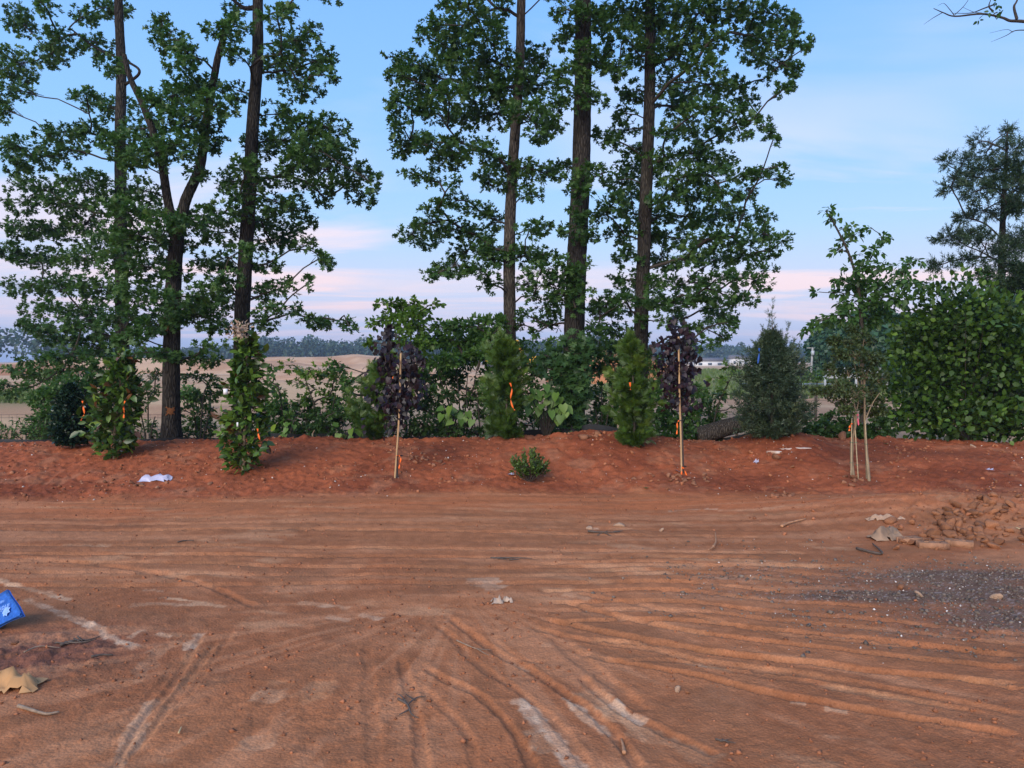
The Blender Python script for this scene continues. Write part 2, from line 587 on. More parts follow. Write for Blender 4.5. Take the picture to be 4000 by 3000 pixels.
def base_height(x, y):
    toe = 9.35 + 0.25 * np.sin(x * 0.55 + 1.0) + 0.12 * np.sin(x * 1.7)
    cz = np.interp(x, CREST_X, CREST_Z)
    berm = cz * (0.35 * np.clip((y - toe) / (11.9 - toe), 0, 1) + 0.65 * sstep(0, 1, (y - toe) / (12.0 - toe)))
    berm = berm * (1 - sstep(12.55, 13.7, y)) + np.where(y > 12.55, sstep(12.55, 13.7, y) * 0.05, 0)
    h = berm + 0.02 * np.sin(x * 0.8) * np.sin(y * 0.5)
    h = h + 0.16 * np.exp(-(((x - PILE[0]) / 1.7) ** 2 + ((y - PILE[1] - 0.35) / 0.8) ** 2))
    h = h + 0.10 * np.exp(-(((x - JUN[0]) / 0.55) ** 2 + ((y - 11.75) / 0.45) ** 2))
    far = sstep(25, 90, y)
    h = h + far * (fbm(x, y, 60.0, 3, 40) - 0.5) * 1.6
    return h


def hit(x, y):                         # sketch pixel -> point on the real ground
    r = ray(x * K, y * K)
    ys = np.arange(2.0, 60.0, 0.02)
    X, Z = r[0] / r[1] * ys, CAM_H + r[2] / r[1] * ys
    below = Z < base_height(X, ys)
    i = int(np.argmax(below)) if below.any() else len(ys) - 1
    return np.array([X[i], ys[i], base_height(X[i:i + 1], ys[i:i + 1])[0]])


C6 = lambda pts, ox, oy, s: [((ox + a * s) / K, (oy + b * s) / K) for a, b in pts]
cA = lambda *p: C6(p, 1400, 1900, .6632)
cB = lambda *p: C6(p, 2600, 1800, .6632)
cL = lambda *p: C6(p, 0, 2100, .6329)

GROOVES = []                           # (sketch polyline, half width m, depth m, ridge m, pale 0..1)


def gv(pts, w=.05, d=.03, r=.012, pale=0.0):
    GROOVES.append((pts, w, d, r, pale))


# wheel tracks sweeping in from the right
gv(cA((980, 815), (1300, 905), (1700, 965)) + cB((250, 1200), (900, 1290), (1600, 1420), (2150, 1540)), .06, .042, .016, .2)
gv(cA((1060, 775), (1400, 850), (1800, 930)) + cB((350, 1150), (1000, 1220), (1700, 1300), (2150, 1380)), .06, .04, .016)
gv(cA((1180, 675), (1500, 760), (1800, 830)) + cB((300, 1040), (900, 1110), (1600, 1190), (2150, 1250)), .055, .036, .014, .3)
gv(cA((1240, 625), (1600, 690), (2000, 770)) + cB((600, 1020), (1300, 1090), (2150, 1170)), .05, .03, .012, .15)
gv(cA((1420, 1020), (1700, 1070)) + cB((200, 1280), (700, 1400), (1300, 1510), (2150, 1660)), .055, .036, .016)
gv(cA((1150, 880), (1280, 1000), (1420, 1110), (1560, 1230), (1680, 1340)), .09, .05, .02)
gv(cA((1250, 960), (1480, 1030)) + cB((0, 1185), (500, 1265), (1250, 1400), (1900, 1520)), .045, .03, .012, .5)
gv(cA((1340, 900)) + cB((0, 1095), (600, 1175), (1300, 1265), (2150, 1340)), .045, .028, .012, .3)
for yy, dd, pl in ((560, .026, .35), (600, .03, .15), (650, .022, .5), (712, .026, .1), (765, .03, .3), (832, .034, .1), (880, .028, .3), (940, .034, .1)):
    gv(cA((820 + yy * .3, yy - 80 - 60)) + cB((0, yy), (600, yy + 30 + yy * .03), (1300, yy + 70 + yy * .06)) + (cB((2150, yy + 110 + yy * .12)) if yy > 800 else []), .05, dd, .012, pl)
# centre tracks curving down and out of the picture
gv(cA((440, 800), (560, 890), (700, 1040), (950, 1220), (1100, 1350), (1250, 1520), (1400, 1750)), .05, .05, .018)
gv(cA((520, 760), (640, 850), (800, 960), (1000, 1080), (1300, 1290), (1480, 1450), (1700, 1720)), .05, .05, .016)
gv(cA((380, 1060), (520, 1140), (700, 1230), (870, 1400), (980, 1560), (1060, 1750)), .045, .04, .014)
gv(cA((330, 1160), (480, 1290), (580, 1380), (650, 1490), (700, 1720)), .045, .035, .014)
gv(cA((250, 1000), (300, 1200), (360, 1450), (380, 1750)), .05, .03, .012)
gv(cA((50, 900), (70, 1250), (90, 1500), (90, 1700)), .06, .03, .012)
gv(cA((780, 900), (950, 1010), (1100, 1040)), .03, .02, .01)
gv(cA((1300, 1120), (1500, 1300), (1720, 1420), (2130, 1600)), .05, .04, .012)
# long passes along the foot of the bank
for i, (ya, yb, yc, pl) in enumerate(((1082, 1092, 1104, .25), (1092, 1103, 1112, .5), (1104, 1113, 1122, .1), (1116, 1122, 1130, .35), (1128, 1136, 1142, .1), (1142, 1150, 1155, .2),
                                      (1158, 1170, 1172, .1), (1176, 1188, 1192, .35), (1196, 1206, 1204, .1), (1214, 1228, 1222, .15), (1236, 1246, 1240, .1), (1262, 1262, 1258, .1))):
    gv([(-60, ya), (300, ya + 3), (700, yb - 5), (1100, yb), (1500, yc), (1900 - (i % 3) * 120, yc + 2)], .05 + .01 * (i % 2), .022 + .006 * (i % 3), .01, pl)
# left tracks running towards the viewer
gv(cL((1270, 540), (1050, 900), (880, 1100), (690, 1430)), .04, .034, .016, .3)
gv(cL((1340, 620), (1130, 900), (960, 1130), (760, 1370)), .045, .03, .012, .25)
gv(cL((1440, 560), (1290, 760), (1060, 1060)), .04, .024, .01, .3)
gv(cL((1130, 700), (930, 950), (600, 1330)), .05, .024, .01, .2)
gv(cL((1760, 850), (1640, 1010), (1560, 1320)), .09, .014, .008, .35)
gv(cL((2000, 860), (1930, 1030), (1890, 1320)), .09, .014, .008, .35)
gv(cL((900, 820), (640, 960), (500, 1120)), .05, .02, .01, .1)
gv(cL((-40, 120), (600, 170), (1200, 270), (1600, 420)), .06, .02, .01)
gv(cL((0, 40), (400, 50), (850, 30)), .05, .014, .008, .4)

PALES = []                             # pale scraped or lime-dusted streaks: polyline, half width, strength, grey 0..1


def pl(pts, w, s=1.0, g=0.5):
    PALES.append((pts, w, s, g))


pl(cL((-60, 250), (180, 310), (330, 350), (440, 385)), .035, .9, .45)
pl(cL((150, 375), (300, 430), (520, 525), (680, 600), (850, 668)), .035, 1.1, .8)
pl(cL((790, 610), (890, 560)), .035, .7, .7)
pl(cL((970, 580), (1060, 600)), .03, .8, .8)
pl(cL((1150, 680), (1240, 570)), .035, .8, .7)
pl(cL((880, 320), (1020, 325)), .02, .6, .6)
pl(cL((790, 430), (950, 405), (1140, 412)), .03, .7, .5)
pl(cL((980, 365), (1180, 385), (1400, 415)), .02, .7, .3)
pl(cL((370, 45), (560, 48), (700, 40)), .04, .7, .4)
pl(cL((1960, 405), (2100, 412)), .03, .7, .6)
pl(cL((2010, 475), (2170, 505)), .03, .7, .7)
pl(cL((950, 970), (820, 1140), (720, 1310)), .04, .7, .6)
pl(cL((900, 1110), (780, 1300), (700, 1430)), .03, .6, .4)
pl(cL((1740, 910), (1650, 1000)), .09, .55, .3)
pl(cL((1620, 1190), (1580, 1290)), .06, .5, .3)
pl(cL((1990, 900), (1930, 980)), .10, .35, .2)
pl(cL((1060, 640), (960, 700), (830, 880)), .05, .3, .3)
pl(cA((680, 535), (760, 580), (860, 605)), .09, .9, .7)
pl(cA((690, 545), (830, 550)), .05, .8, .6)
pl(cA((0, 750), (140, 775)), .035, .8, .7)
pl(cA((955, 1250), (1040, 1350), (1120, 1450), (1230, 1590), (1330, 1690)), .045, 1.0, .85)
pl(cA((1000, 1440), (1080, 1500), (1120, 1590)), .06, .7, .4)
pl(cA((1210, 1250), (1330, 1360), (1470, 1480)), .035, .9, .6)
pl(cA((1480, 1275), (1590, 1350), (1690, 1400)), .035, .9, .7)
pl(cA((1340, 1200), (1600, 1400), (1850, 1520), (2130, 1640)), .07, .6, .25)
pl(cA((900, 1030), (1000, 1085)), .03, .6, .4)
pl(cA((1080, 935), (1140, 938)), .03, .5, .4)
pl(cA((1200, 640), (1370, 665)), .05, .45, .3)
pl(cA((1350, 235), (1430, 240)), .02, .9, .8)
pl(cB((160, 685), (420, 700)), .02, .6, .4)
pl(cB((860, 1025), (1060, 1055)), .02, .7, .5)
pl(cB((1280, 1015), (1650, 1040)), .02, .5, .4)
pl(cB((730, 1430), (830, 1445)), .03, .6, .4)
pl(cB((930, 1475), (1070, 1490)), .03, .6, .4)
pl(cB((60, 1200), (250, 1225)), .02, .6, .4)
pl(cB((0, 290), (200, 282), (340, 290)), .03, .8, .6)
pl(cB((350, 300), (870, 288)), .03, .6, .2)
pl(cB((0, 575), (700, 600), (1250, 650)), .05, .45, .1)
pl([(640, 1298), (760, 1310)], .04, .5, .4)
pl([(280, 1305), (460, 1302)], .03, .6, .4)


def seg_dist(x, y, P):
    """signed-free distance to a polyline and the 0..1 position along it"""
    best = np.full(x.shape, 1e9)
    par = np.zeros(x.shape)
    n = len(P) - 1
    for i in range(n):
        ax, ay = P[i]
        dx, dy = P[i + 1] - P[i]
        l2 = dx * dx + dy * dy + 1e-12
        t = np.clip(((x - ax) * dx + (y - ay) * dy) / l2, 0, 1)
        d = (x - ax - t * dx) ** 2 + (y - ay - t * dy) ** 2
        m = d < best
        best = np.where(m, d, best)
        par = np.where(m, (i + t) / n, par)
    return np.sqrt(best), par


LANES, PALE_LINES = [], []


def track_lanes():
    if LANES:
        return LANES
    for pts, w, d, r, pv in GROOVES:
        P = catmull([G(*p) for p in pts], 7)
        if P[:, 0].mean() < 1.3 and P[:, 1].mean() < 5.2:
            d, r = d * .36, r * .25
        elif P[:, 1].mean() > 6.5:
            d, r = d * .55, r * .3
        else:
            d, r = d * .85, r * .22
        vr = .45 + .75 * hash2(np.array([len(LANES)]), np.array([3]), 5)[0]
        LANES.append((P, w, d * vr, r * vr, pv))
    for pts, w, s_, g_ in PALES:
        PALE_LINES.append((catmull([G(*p) for p in pts], 6), w, s_, g_))
    return LANES


def track_layers(x, y):
    dh = np.zeros_like(x)
    pale = np.zeros_like(x)
    grey = np.zeros_like(x)
    wob = (fbm(x, y, 0.35, 3, 11) - 0.5)
    brk = fbm(x, y, 0.30, 3, 21)
    rag = fbm(x, y, .055, 3, 27, .65) - .5
    lanes = track_lanes()
    for gi, (P, w, d, r, pv) in enumerate(lanes):
        mg = w * 5
        sel = np.where((x > P[:, 0].min() - mg) & (x < P[:, 0].max() + mg) & (y > P[:, 1].min() - mg) & (y < P[:, 1].max() + mg))[0]
        if not len(sel):
            continue
        ds, s = seg_dist(x[sel], y[sel], P)
        ds = np.abs(ds + wob[sel] * w * 0.45 + rag[sel] * w * .5)
        ends = sstep(0, .05, s) * (1 - sstep(.95, 1.0, s))
        amp = ends * (0.75 + .5 * brk[sel])
        w2 = w * .52
        dh[sel] += .95 * amp * (-d * np.exp(-(ds / w2) ** 6) + r * np.exp(-((ds - 1.7 * w2) / (0.6 * w2)) ** 2))
        if pv:
            pale[sel] = np.maximum(pale[sel], pv * ends * np.exp(-(ds / (w * .9)) ** 4) * sstep(.38, .58, fbm(x[sel], y[sel], .5, 3, 60 + gi)))
    for gi, (P, w, s_, g_) in enumerate(PALE_LINES):
        mg = w * 3 + .05
        sel = np.where((x > P[:, 0].min() - mg) & (x < P[:, 0].max() + mg) & (y > P[:, 1].min() - mg) & (y < P[:, 1].max() + mg))[0]
        if not len(sel):
            continue
        ds, s = seg_dist(x[sel], y[sel], P)
        ds = ds + (fbm(x[sel], y[sel], .09, 3, 90 + gi) - .5) * w * 1.8
        v = s_ * (1 - sstep(w * .7, w * 1.15, ds)) * sstep(0, .04, s) * (1 - sstep(.95, 1, s)) * (0.55 + 0.75 * brk[sel])
        new = v > pale[sel]
        pale[sel] = np.maximum(pale[sel], v)
        grey[sel] = np.where(new, g_, grey[sel])
    return dh, np.clip(pale, 0, 1), grey


GRAV = [(G(2260, 1270), 1.35, 0.55), (G(2120, 1250), .9, 0.28), (G(1950, 1290), .9, 0.15), (G(2230, 1350), .9, .35)]
STRAY = [((cx, cy), rx * 1.7, ry * 1.9) for (cx, cy), rx, ry in GRAV] + [(G(1750, 1285), 1.3, .16), (G(1900, 1340), 1.2, .2)]


def gravel_mask(x, y, spots=None):
    g = np.zeros_like(x)
    for (cx, cy), rx, ry in (spots or GRAV):
        g = np.maximum(g, np.exp(-((x - cx) / rx) ** 2 - ((y - cy) / ry) ** 2))
    return np.clip(g * 1.4 - 0.15 + ((fbm(x, y, .5, 3, 33) - .5) * .7 + (fbm(x * .3, y * 2.4, .5, 3, 34) - .5) * 1.3) * (g > .02), 0, 1)


def rough_mask(x, y):                  # loose clods: the bank, the rubble pile, the far-left dark heap
    toe = 9.35 + 0.25 * np.sin(x * 0.55 + 1.0)
    a = sstep(-0.25, 0.5, y - toe) * (1 - sstep(14, 16, y))
    b = np.exp(-(((x - PILE[0] - .3) / 1.9) ** 2 + ((y - PILE[1]) / 0.9) ** 2))
    lx, ly = G(90, 1400)
    c = np.exp(-(((x - lx) / .55) ** 2 + ((y - ly) / .40) ** 2))
    return np.clip(a + 1.2 * b + .8 * c, 0, 1)


def full_height(x, y, tracks=None):
    h = base_height(x, y)
    near = 1 - sstep(14, 22, y)
    rm = rough_mask(x, y)
    h = h + near * ((fbm(x, y, .9, 3, 1) - .5) * .03 + (fbm(x, y, .16, 3, 2) - .5) * (.008 + .030 * rm) + (fbm(x, y, .55, 2, 3) - .5) * .06 * rm)
    bil = np.abs(fbm(x, y, .13, 3, 5) - .5) * 2
    h = h + near * rm * (0.035 * (0.35 - bil)) * (0.5 + fbm(x, y, .8, 2, 6))
    h = h + near * (fbm(x, y, .040, 3, 8, .7) - .5) * (.008 + .020 * rm) * (.4 + 1.2 * fbm(x, y, .6, 2, 10))
    h = h + near * np.clip(fbm(x, y, .07, 2, 9) - .66, 0, 1) * (.018 + .08 * rm)
    # loose clods thrown along the crest
    cl = np.exp(-((y - 12.25) / .28) ** 2) * (fbm(x, y, .22, 3, 14) - .42)
    h = h + np.clip(cl, -0.02, 1) * .16
    if tracks is None:
        tracks = track_layers(x, y)
    return h + tracks[0] * (1 - 0.8 * rm)


def mix3(a, b, f):
    return a * (1 - f[:, None]) + np.asarray(b) * f[:, None]


def ground_sheet():
    f_, h_ = 731.0, CAM_H
    vv = np.linspace(f_ * h_ / 2.55, f_ * h_ / 9.0, 365)
    ys = np.concatenate([np.linspace(-25, 1.5, 14), np.linspace(1.7, 2.5, 12), f_ * h_ / vv, np.linspace(9.03, 13.4, 145), 13.4 + np.cumsum(np.linspace(.04, .35, 30)),
                         np.geomspace(19.6, 900, 70)])
    u = np.concatenate([-np.geomspace(9, .83, 22), np.linspace(-.80, .80, 640), np.geomspace(.83, 9, 22)])
    w = np.maximum(ys, 2.5)
    X = (u[None] * w[:, None])
    Y = np.broadcast_to(ys[:, None], X.shape).copy()
    nr, nc = X.shape
    x, y = X.ravel(), Y.ravel()
    tr = track_layers(x, y)
    z = full_height(x, y, tr)
    # ---- colour of the earth itself
    n1, n2, n3 = fbm(x, y, 1.6, 4, 101), fbm(x, y, .35, 4, 102), fbm(x, y, .07, 3, 103)
    c = mix3(np.tile([.400, .152, .066], (len(x), 1)), [.335, .122, .053], sstep(.35, .65, n1))
    c = mix3(c, [.455, .190, .090], sstep(.5, .75, n2) * .5)
    c *= (0.82 + 0.36 * n3)[:, None]
    toe = 9.35 + 0.25 * np.sin(x * 0.55 + 1.0)
    # vivid orange strip worn along the foot of the bank
    strip = np.exp(-((y - (toe - .5 - .02 * x)) / .65) ** 2) * (0.6 + .8 * (n1 - .5))
    c = mix3(c, [.54, .165, .062], np.clip(strip * 1.35, 0, 1) * .85)
    bm = sstep(-0.2, .35, y - toe + (n2 - .5) * .5) * (1 - sstep(14.2, 15.5, y))
    red = mix3(np.tile([.315, .088, .038], (len(x), 1)), [.225, .060, .027], sstep(.4, .62, n1))
    red = mix3(red, [.36, .145, .075], sstep(.55, .75, n2) * .6)
    red *= (0.72 + 0.56 * n3)[:, None]
    c = c * (1 - bm[:, None]) + red * bm[:, None]
    for (du, dv, rx_, ry_, st) in ((1478, 1038, .42, .22, .9), (1858, 1040, .36, .22, .85), (2070, 985, 1.5, .30, .75), (852, 1035, .22, .14, .7), (525, 1030, .35, .2, .6), (246, 992, .3, .15, .6), (1668, 948, .5, .2, .8), (1145, 1045, .3, .12, .5), (1370, 968, .4, .15, .6)):
        pz = hit(du, dv)                       # freshly dug, darker soil round the planting holes
        g_ = np.exp(-(((x - pz[0]) / rx_) ** 2 + ((y - pz[1]) / ry_) ** 2)) * (.45 + 1.1 * n2) * st
        c = mix3(c, [.165, .050, .026], np.clip(g_, 0, .85))
    lx, ly = G(90, 1400)
    lc = np.exp(-(((x - lx) / .55) ** 2 + ((y - ly) / .38) ** 2)) * (.6 + n2)
    c = mix3(c, [.185, .075, .050], np.clip(lc, 0, .9))
    # pale packed streaks
    pc = mix3(np.tile([.64, .34, .17], (len(x), 1)), [.68, .47, .32], tr[2])
    pf = (tr[1] * (.55 + .45 * sstep(.3, .6, n3)))[:, None] * .85
    c = c * (1 - pf) + pc * pf
    # scattered scuffs where the surface was scraped flat
    sc = sstep(.60, .72, fbm(x * .45 + .25 * y, y, .22, 4, 55)) * sstep(.5, .62, fbm(x, y, 1.3, 3, 56)) * (1 - bm) * (1 - sstep(9, 9.5, y))
    c = mix3(c, [.55, .28, .145], sc * .55)
    # worn streaks that follow the direction of travel: along the bank far off, fanning towards the viewer close by
    cx0, cy0 = G(1000, 1290)
    th = np.arctan2(y - cy0, x - cx0)
    rad = np.hypot(x - cx0, y - cy0)
    wf = sstep(5.6, 4.6, y)
    along = fbm(x * .22, y * 2.2, .35, 4, 131) * (1 - wf) + fbm(th * 6.0, rad * .35, .45, 4, 132) * wf
    c = mix3(c, [.53, .240, .120], sstep(.54, .68, along) * .42 * (1 - bm) * (1 - gravel_mask(x, y)))
    c = mix3(c, [.29, .115, .052], sstep(.46, .34, along) * .45 * (1 - bm))
    # dark grey gravel spread on the right
    gm = gravel_mask(x, y)
    gc = np.tile([.115, .080, .062], (len(x), 1)) * (0.5 + 1.0 * n3)[:, None]
    sp = sstep(.70, .78, fbm(x, y, .018, 2, 71))
    gc = mix3(gc, [.42, .38, .36], sp * .6)
    c = c * (1 - .8 * gm[:, None]) + gc * .8 * gm[:, None]
    dk = sstep(.62, .70, fbm(x * .6, y * 1.4, .35, 4, 75)) * (1 - bm) * .28
    c = mix3(c, [.19, .092, .048], dk)
    # the graded field behind, tan with some green
    fd = sstep(13.2, 15.0, y)
    fs = fbm(x, y * 3.5, 14, 4, 81)
    fc = mix3(np.tile([.60, .37, .20], (len(x), 1)), [.48, .26, .14], sstep(.4, .62, fs))
    fc = mix3(fc, [.60, .39, .235], sstep(45, 110, y) * sstep(.35, .6, fbm(x, y * 2, 25, 3, 82)))
    ux = x / np.maximum(y, 1)
    gr = sstep(30, 42, y) * (1 - sstep(110, 160, y)) * sstep(.06, .16, ux) * sstep(.30, .5, fbm(x, y, 9, 3, 84) + .12)
    gl = np.exp(-(((ux + .68) / .09) ** 2)) * np.exp(-((y - 34) / 6.0) ** 2)
    gr = np.clip(gr + gl * 1.2, 0, 1)
    fc = mix3(fc, [.135, .165, .055], gr * .85)
    c = c * (1 - fd[:, None]) + fc * fd[:, None]
    i = np.arange(nr - 1)[:, None] * nc
    j = np.arange(nc - 1)[None]
    q = np.stack([i + j, i + j + 1, i + nc + j + 1, i + nc + j], -1).reshape(-1, 4)
    me = mesh_from('ground', np.stack([x, y, z], 1), q, M['soil'], smooth=True, color=np.clip(c, 0.01, .9), quads=True)
    o = link('ground', me)
    tag(o, 'red-brown dirt yard with tyre tracks, planted bank and tan graded field beyond', kind='structure')
    return o


ground_sheet()


def gz(x, y):
    x, y = np.atleast_1d(np.asarray(x, float)), np.atleast_1d(np.asarray(y, float))
    return full_height(x, y)


# ------------------------------------------------------------------ far land: mounds and woods
def mound(name, label, u, d, halfw, zc, depth, colr, seed):
    cx = (u * K - 2000) / F_PX * d
    n, m = 60, 26
    xs = np.linspace(-1, 1, n)
    ys = np.linspace(-1, 1, m)
    X, Y = np.meshgrid(xs, ys)
    prof = np.clip(1 - np.abs(X) ** 2.6, 0, 1) * np.clip(1 - Y ** 2, 0, 1)
    Zn = fbm(X.ravel() * halfw, Y.ravel() * depth * 2, halfw * .35, 4, seed).reshape(X.shape)
    Z = prof * zc * (0.72 + .5 * Zn) - .6
    V = np.stack([cx + X * halfw, d + Y * depth, Z], -1).reshape(-1, 3)
    i = np.arange(m - 1)[:, None] * n
    j = np.arange(n - 1)[None]
    q = np.stack([i + j, i + j + 1, i + n + j + 1, i + n + j], -1).reshape(-1, 4)
    f1, f2 = fbm(V[:, 0], V[:, 1] * 2 + V[:, 2] * 8, halfw * .2, 4, seed + 5), fbm(V[:, 0], V[:, 1], halfw * .06, 3, seed + 6)
    c = mix3(np.tile(colr[0], (len(V), 1)), colr[1], sstep(.4, .6, f1))
    c *= (.85 + .3 * f2)[:, None]
    if len(colr) > 2:
        c = mix3(c, colr[2], sstep(.55, .75, Z.ravel() / zc + .4 * (f2 - .5)))
    o = link(name, mesh_from(name, V, q, M['soil'], smooth=True, color=c, quads=True))
    tag(o, label, kind='structure')


TAN = ((.60, .37, .22), (.50, .27, .15))
mound('earth_mound', 'tan bare earth mound on the skyline between the oak groups', 660, 150, 34, 3.4, 22, TAN, 3)
mound('earth_mound', 'low tan earth bank left of the skyline mound', 330, 120, 38, 2.9, 16, TAN, 7)
mound('earth_mound', 'orange earth slope at the far left edge', 20, 95, 16, 1.9, 12, ((.52, .24, .12), (.42, .19, .1)), 9)
mound('earth_mound', 'steep orange earth heap seen between the two thick oak trunks', 1325, 60, 6.0, 3.2, 6, ((.50, .20, .085), (.44, .18, .085), (.10, .14, .05)), 13)
mound('earth_mound', 'pale earth swell in the field behind the purple tree', 820, 75, 15, 1.55, 8, TAN, 15)


def tree_blob(B, c, rx, rz, n, leaf, tint0=.5, lumps=7):
    """uneven crown out of leaf clumps"""
    lc = rng.normal(size=(lumps, 3))
    lc /= np.linalg.norm(lc, axis=1)[:, None]
    lc *= np.array([rx, rx, rz]) * .62 * rng.uniform(.55, 1.1, (lumps, 1))
    k = rng.integers(0, lumps, n)
    d = rng.normal(size=(n, 3))
    d /= np.linalg.norm(d, axis=1)[:, None]
    p = c + lc[k] + d * np.array([rx, rx, rz]) * .46 * rng.uniform(.45, 1.0, (n, 1)) ** .6
    tri = np.array([[-.5, 0, 0], [.5, 0, .05], [.25, .8, -.1], [-.3, .7, .1]])
    axis = rng.normal(size=(n, 3))
    B.many(tri, [(0, 1, 2), (0, 2, 3)], p, frames(axis, d + rng.normal(size=(n, 3)) * .5 + np.array([0, 0, .5])), leaf * rng.uniform(.6, 1.3, n),
           np.clip(tint0 + rng.normal(size=n) * .14 + (rng.random(lumps)[k] - .5) * .35, 0, 1))


def far_wood():
    B = MB()
    def strip(u0, u1, d, h0, h1, n, r, leaf, m=300, t0=.45):
        for i in range(n):
            u = u0 + (u1 - u0) * (i + rng.random()) / n
            dd = d * rng.uniform(.96, 1.1)
            x = (u * K - 2000) / F_PX * dd
            h = rng.uniform(h0, h1)
            tree_blob(B, np.array([x, dd, h * .55]), r * rng.uniform(.8, 1.3), h * .52, m, leaf, t0 + rng.uniform(-.12, .12))
    strip(-2200, 130, 190, 9, 13.5, 75, 6.0, 1.0, 180)
    strip(120, 560, 330, 7, 10, 46, 5.5, 1.15)
    strip(540, 1000, 330, 10.0, 13.5, 56, 5.5, 1.15)
    strip(980, 1320, 300, 9, 12.5, 44, 5.5, 1.15)
    strip(1300, 1800, 420, 9, 13, 50, 7, 1.4)
    strip(1780, 4200, 240, 10, 16, 60, 7, 1.2, 180)
    tag(B.build('far_wood', M['far']), 'hazy blue-green line of far woods along the horizon', 'woods', kind='stuff')


far_wood()

# ------------------------------------------------------------------ leaf shapes (axis +Y, face +Z, length 1)
def tpl_oak():
    V = [(0, 0, 0), (.17, .55, -.03), (0, 1.08, -.10), (-.17, .55, -.03)]
    T = [(0, 1, 3), (1, 2, 3)]
    for sx in (-1, 1):
        for t0, t1, tx, ty, tz in ((.10, .46, .42, .44, .04), (.42, .84, .44, .86, .03)):
            n = len(V)
            V += [(0, t0, -.03), (0, t1, -.04), (sx * tx, ty, tz)]
            T.append((n, n + 1, n + 2) if sx < 0 else (n + 1, n, n + 2))
    return np.array(V, float), np.array(T)


def tpl_ovate(w=.26, fold=.06, curl=-.10):
    V = [(0, 0, 0), (0, .42, 0), (0, 1, curl)]
    for s in (-1, 1):
        V += [(s * w, .28, fold), (s * w * .86, .66, fold + curl * .4)]
    T = [(0, 1, 3), (1, 4, 3), (1, 2, 4), (0, 5, 1), (1, 5, 6), (1, 6, 2)]
    return np.array(V, float), np.array(T)


def tpl_heart():
    V = [(0, .05, 0), (0, .5, -.02), (0, 1, -.10)]
    for s in (-1, 1):
        V += [(s * .26, -.10, .02), (s * .46, .16, .06), (s * .34, .55, .04)]
    T = [(0, 4, 3), (0, 1, 4), (1, 5, 4), (1, 2, 5), (0, 6, 7), (0, 7, 1), (1, 7, 8), (1, 8, 2)]
    return np.array(V, float), np.array(T)


def tpl_frond(pairs=5, w=.42, up=.6):
    V, T = [], []
    def tri(a, b, c):
        n = len(V)
        V.extend([a, b, c])
        T.append((n, n + 1, n + 2))
    tri((-.025, 0, 0), (.025, 0, 0), (0, 1.0, -.10))
    for i in range(pairs):
        t = .12 + .72 * i / pairs
        l = w * (1.15 - t)
        for s in (-1, 1):
            z = -.08 * t
            tip = (s * l, t + up * l + .06, z - .06)
            tri((0, t - .06, z), (0, t + .08, z), tip)
            m = (s * l * .5, t + up * l * .5, z - .02)
            tri(m, (m[0] + s * .02, m[1] + .05, m[2]), (m[0] + s * .02, m[1] + l * .55, m[2]))
    return np.array(V), np.array(T)


def tpl_needle(n=9):
    r = np.random.default_rng(3)
    V, T = [(-.015, 0, 0), (.015, 0, 0), (0, 1, -.06)], [(0, 1, 2)]
    for i in range(n):
        t = .1 + .8 * i / n
        a = i * 2.4
        l = .30 * (1.2 - t)
        d = np.array([math.cos(a) * l, l * 1.05, math.sin(a) * l])
        b = np.array([0, t, -.05 * t])
        k = len(V)
        V += [tuple(b - (.0, .06, 0)), tuple(b + (.05 * math.sin(a), .06, .05 * math.cos(a))), tuple(b + d)]
        T.append((k, k + 1, k + 2))
    return np.array(V), np.array(T)


TPL = {'oak': tpl_oak(), 'ovate': tpl_ovate(), 'narrow': tpl_ovate(.19, .05, -.16), 'round': tpl_ovate(.33, .05, -.06), 'heart': tpl_heart(),
       'frond': tpl_frond(), 'needle': tpl_needle()}
UP = np.array([0, 0, 1.0])


def leaf_burst(B, pos, out, k, L, tpl, spread=.75, droop=.25, flatness=1.0, tint=.5, tvar=.16, jitter=.35, face=None):
    """k leaves radiating from every twig end"""
    n = len(pos)
    P = np.repeat(pos, k, 0)
    D = np.repeat(out, k, 0) + rng.normal(size=(n * k, 3)) * spread
    D /= np.linalg.norm(D, axis=1)[:, None] + 1e-9
    D[:, 2] -= droop * rng.random(n * k)
    P = P + D * L * jitter * rng.random((n * k, 1))
    nrm = UP * flatness + rng.normal(size=(n * k, 3)) * .55
    if face is not None:
        nrm = nrm + np.asarray(face)
    tn = np.clip(np.repeat(tint + rng.normal(size=n) * tvar, k) + rng.normal(size=n * k) * .10, 0, 1)
    B.many(*TPL[tpl], P, frames(D, nrm), L * rng.uniform(.65, 1.2, n * k), tn)


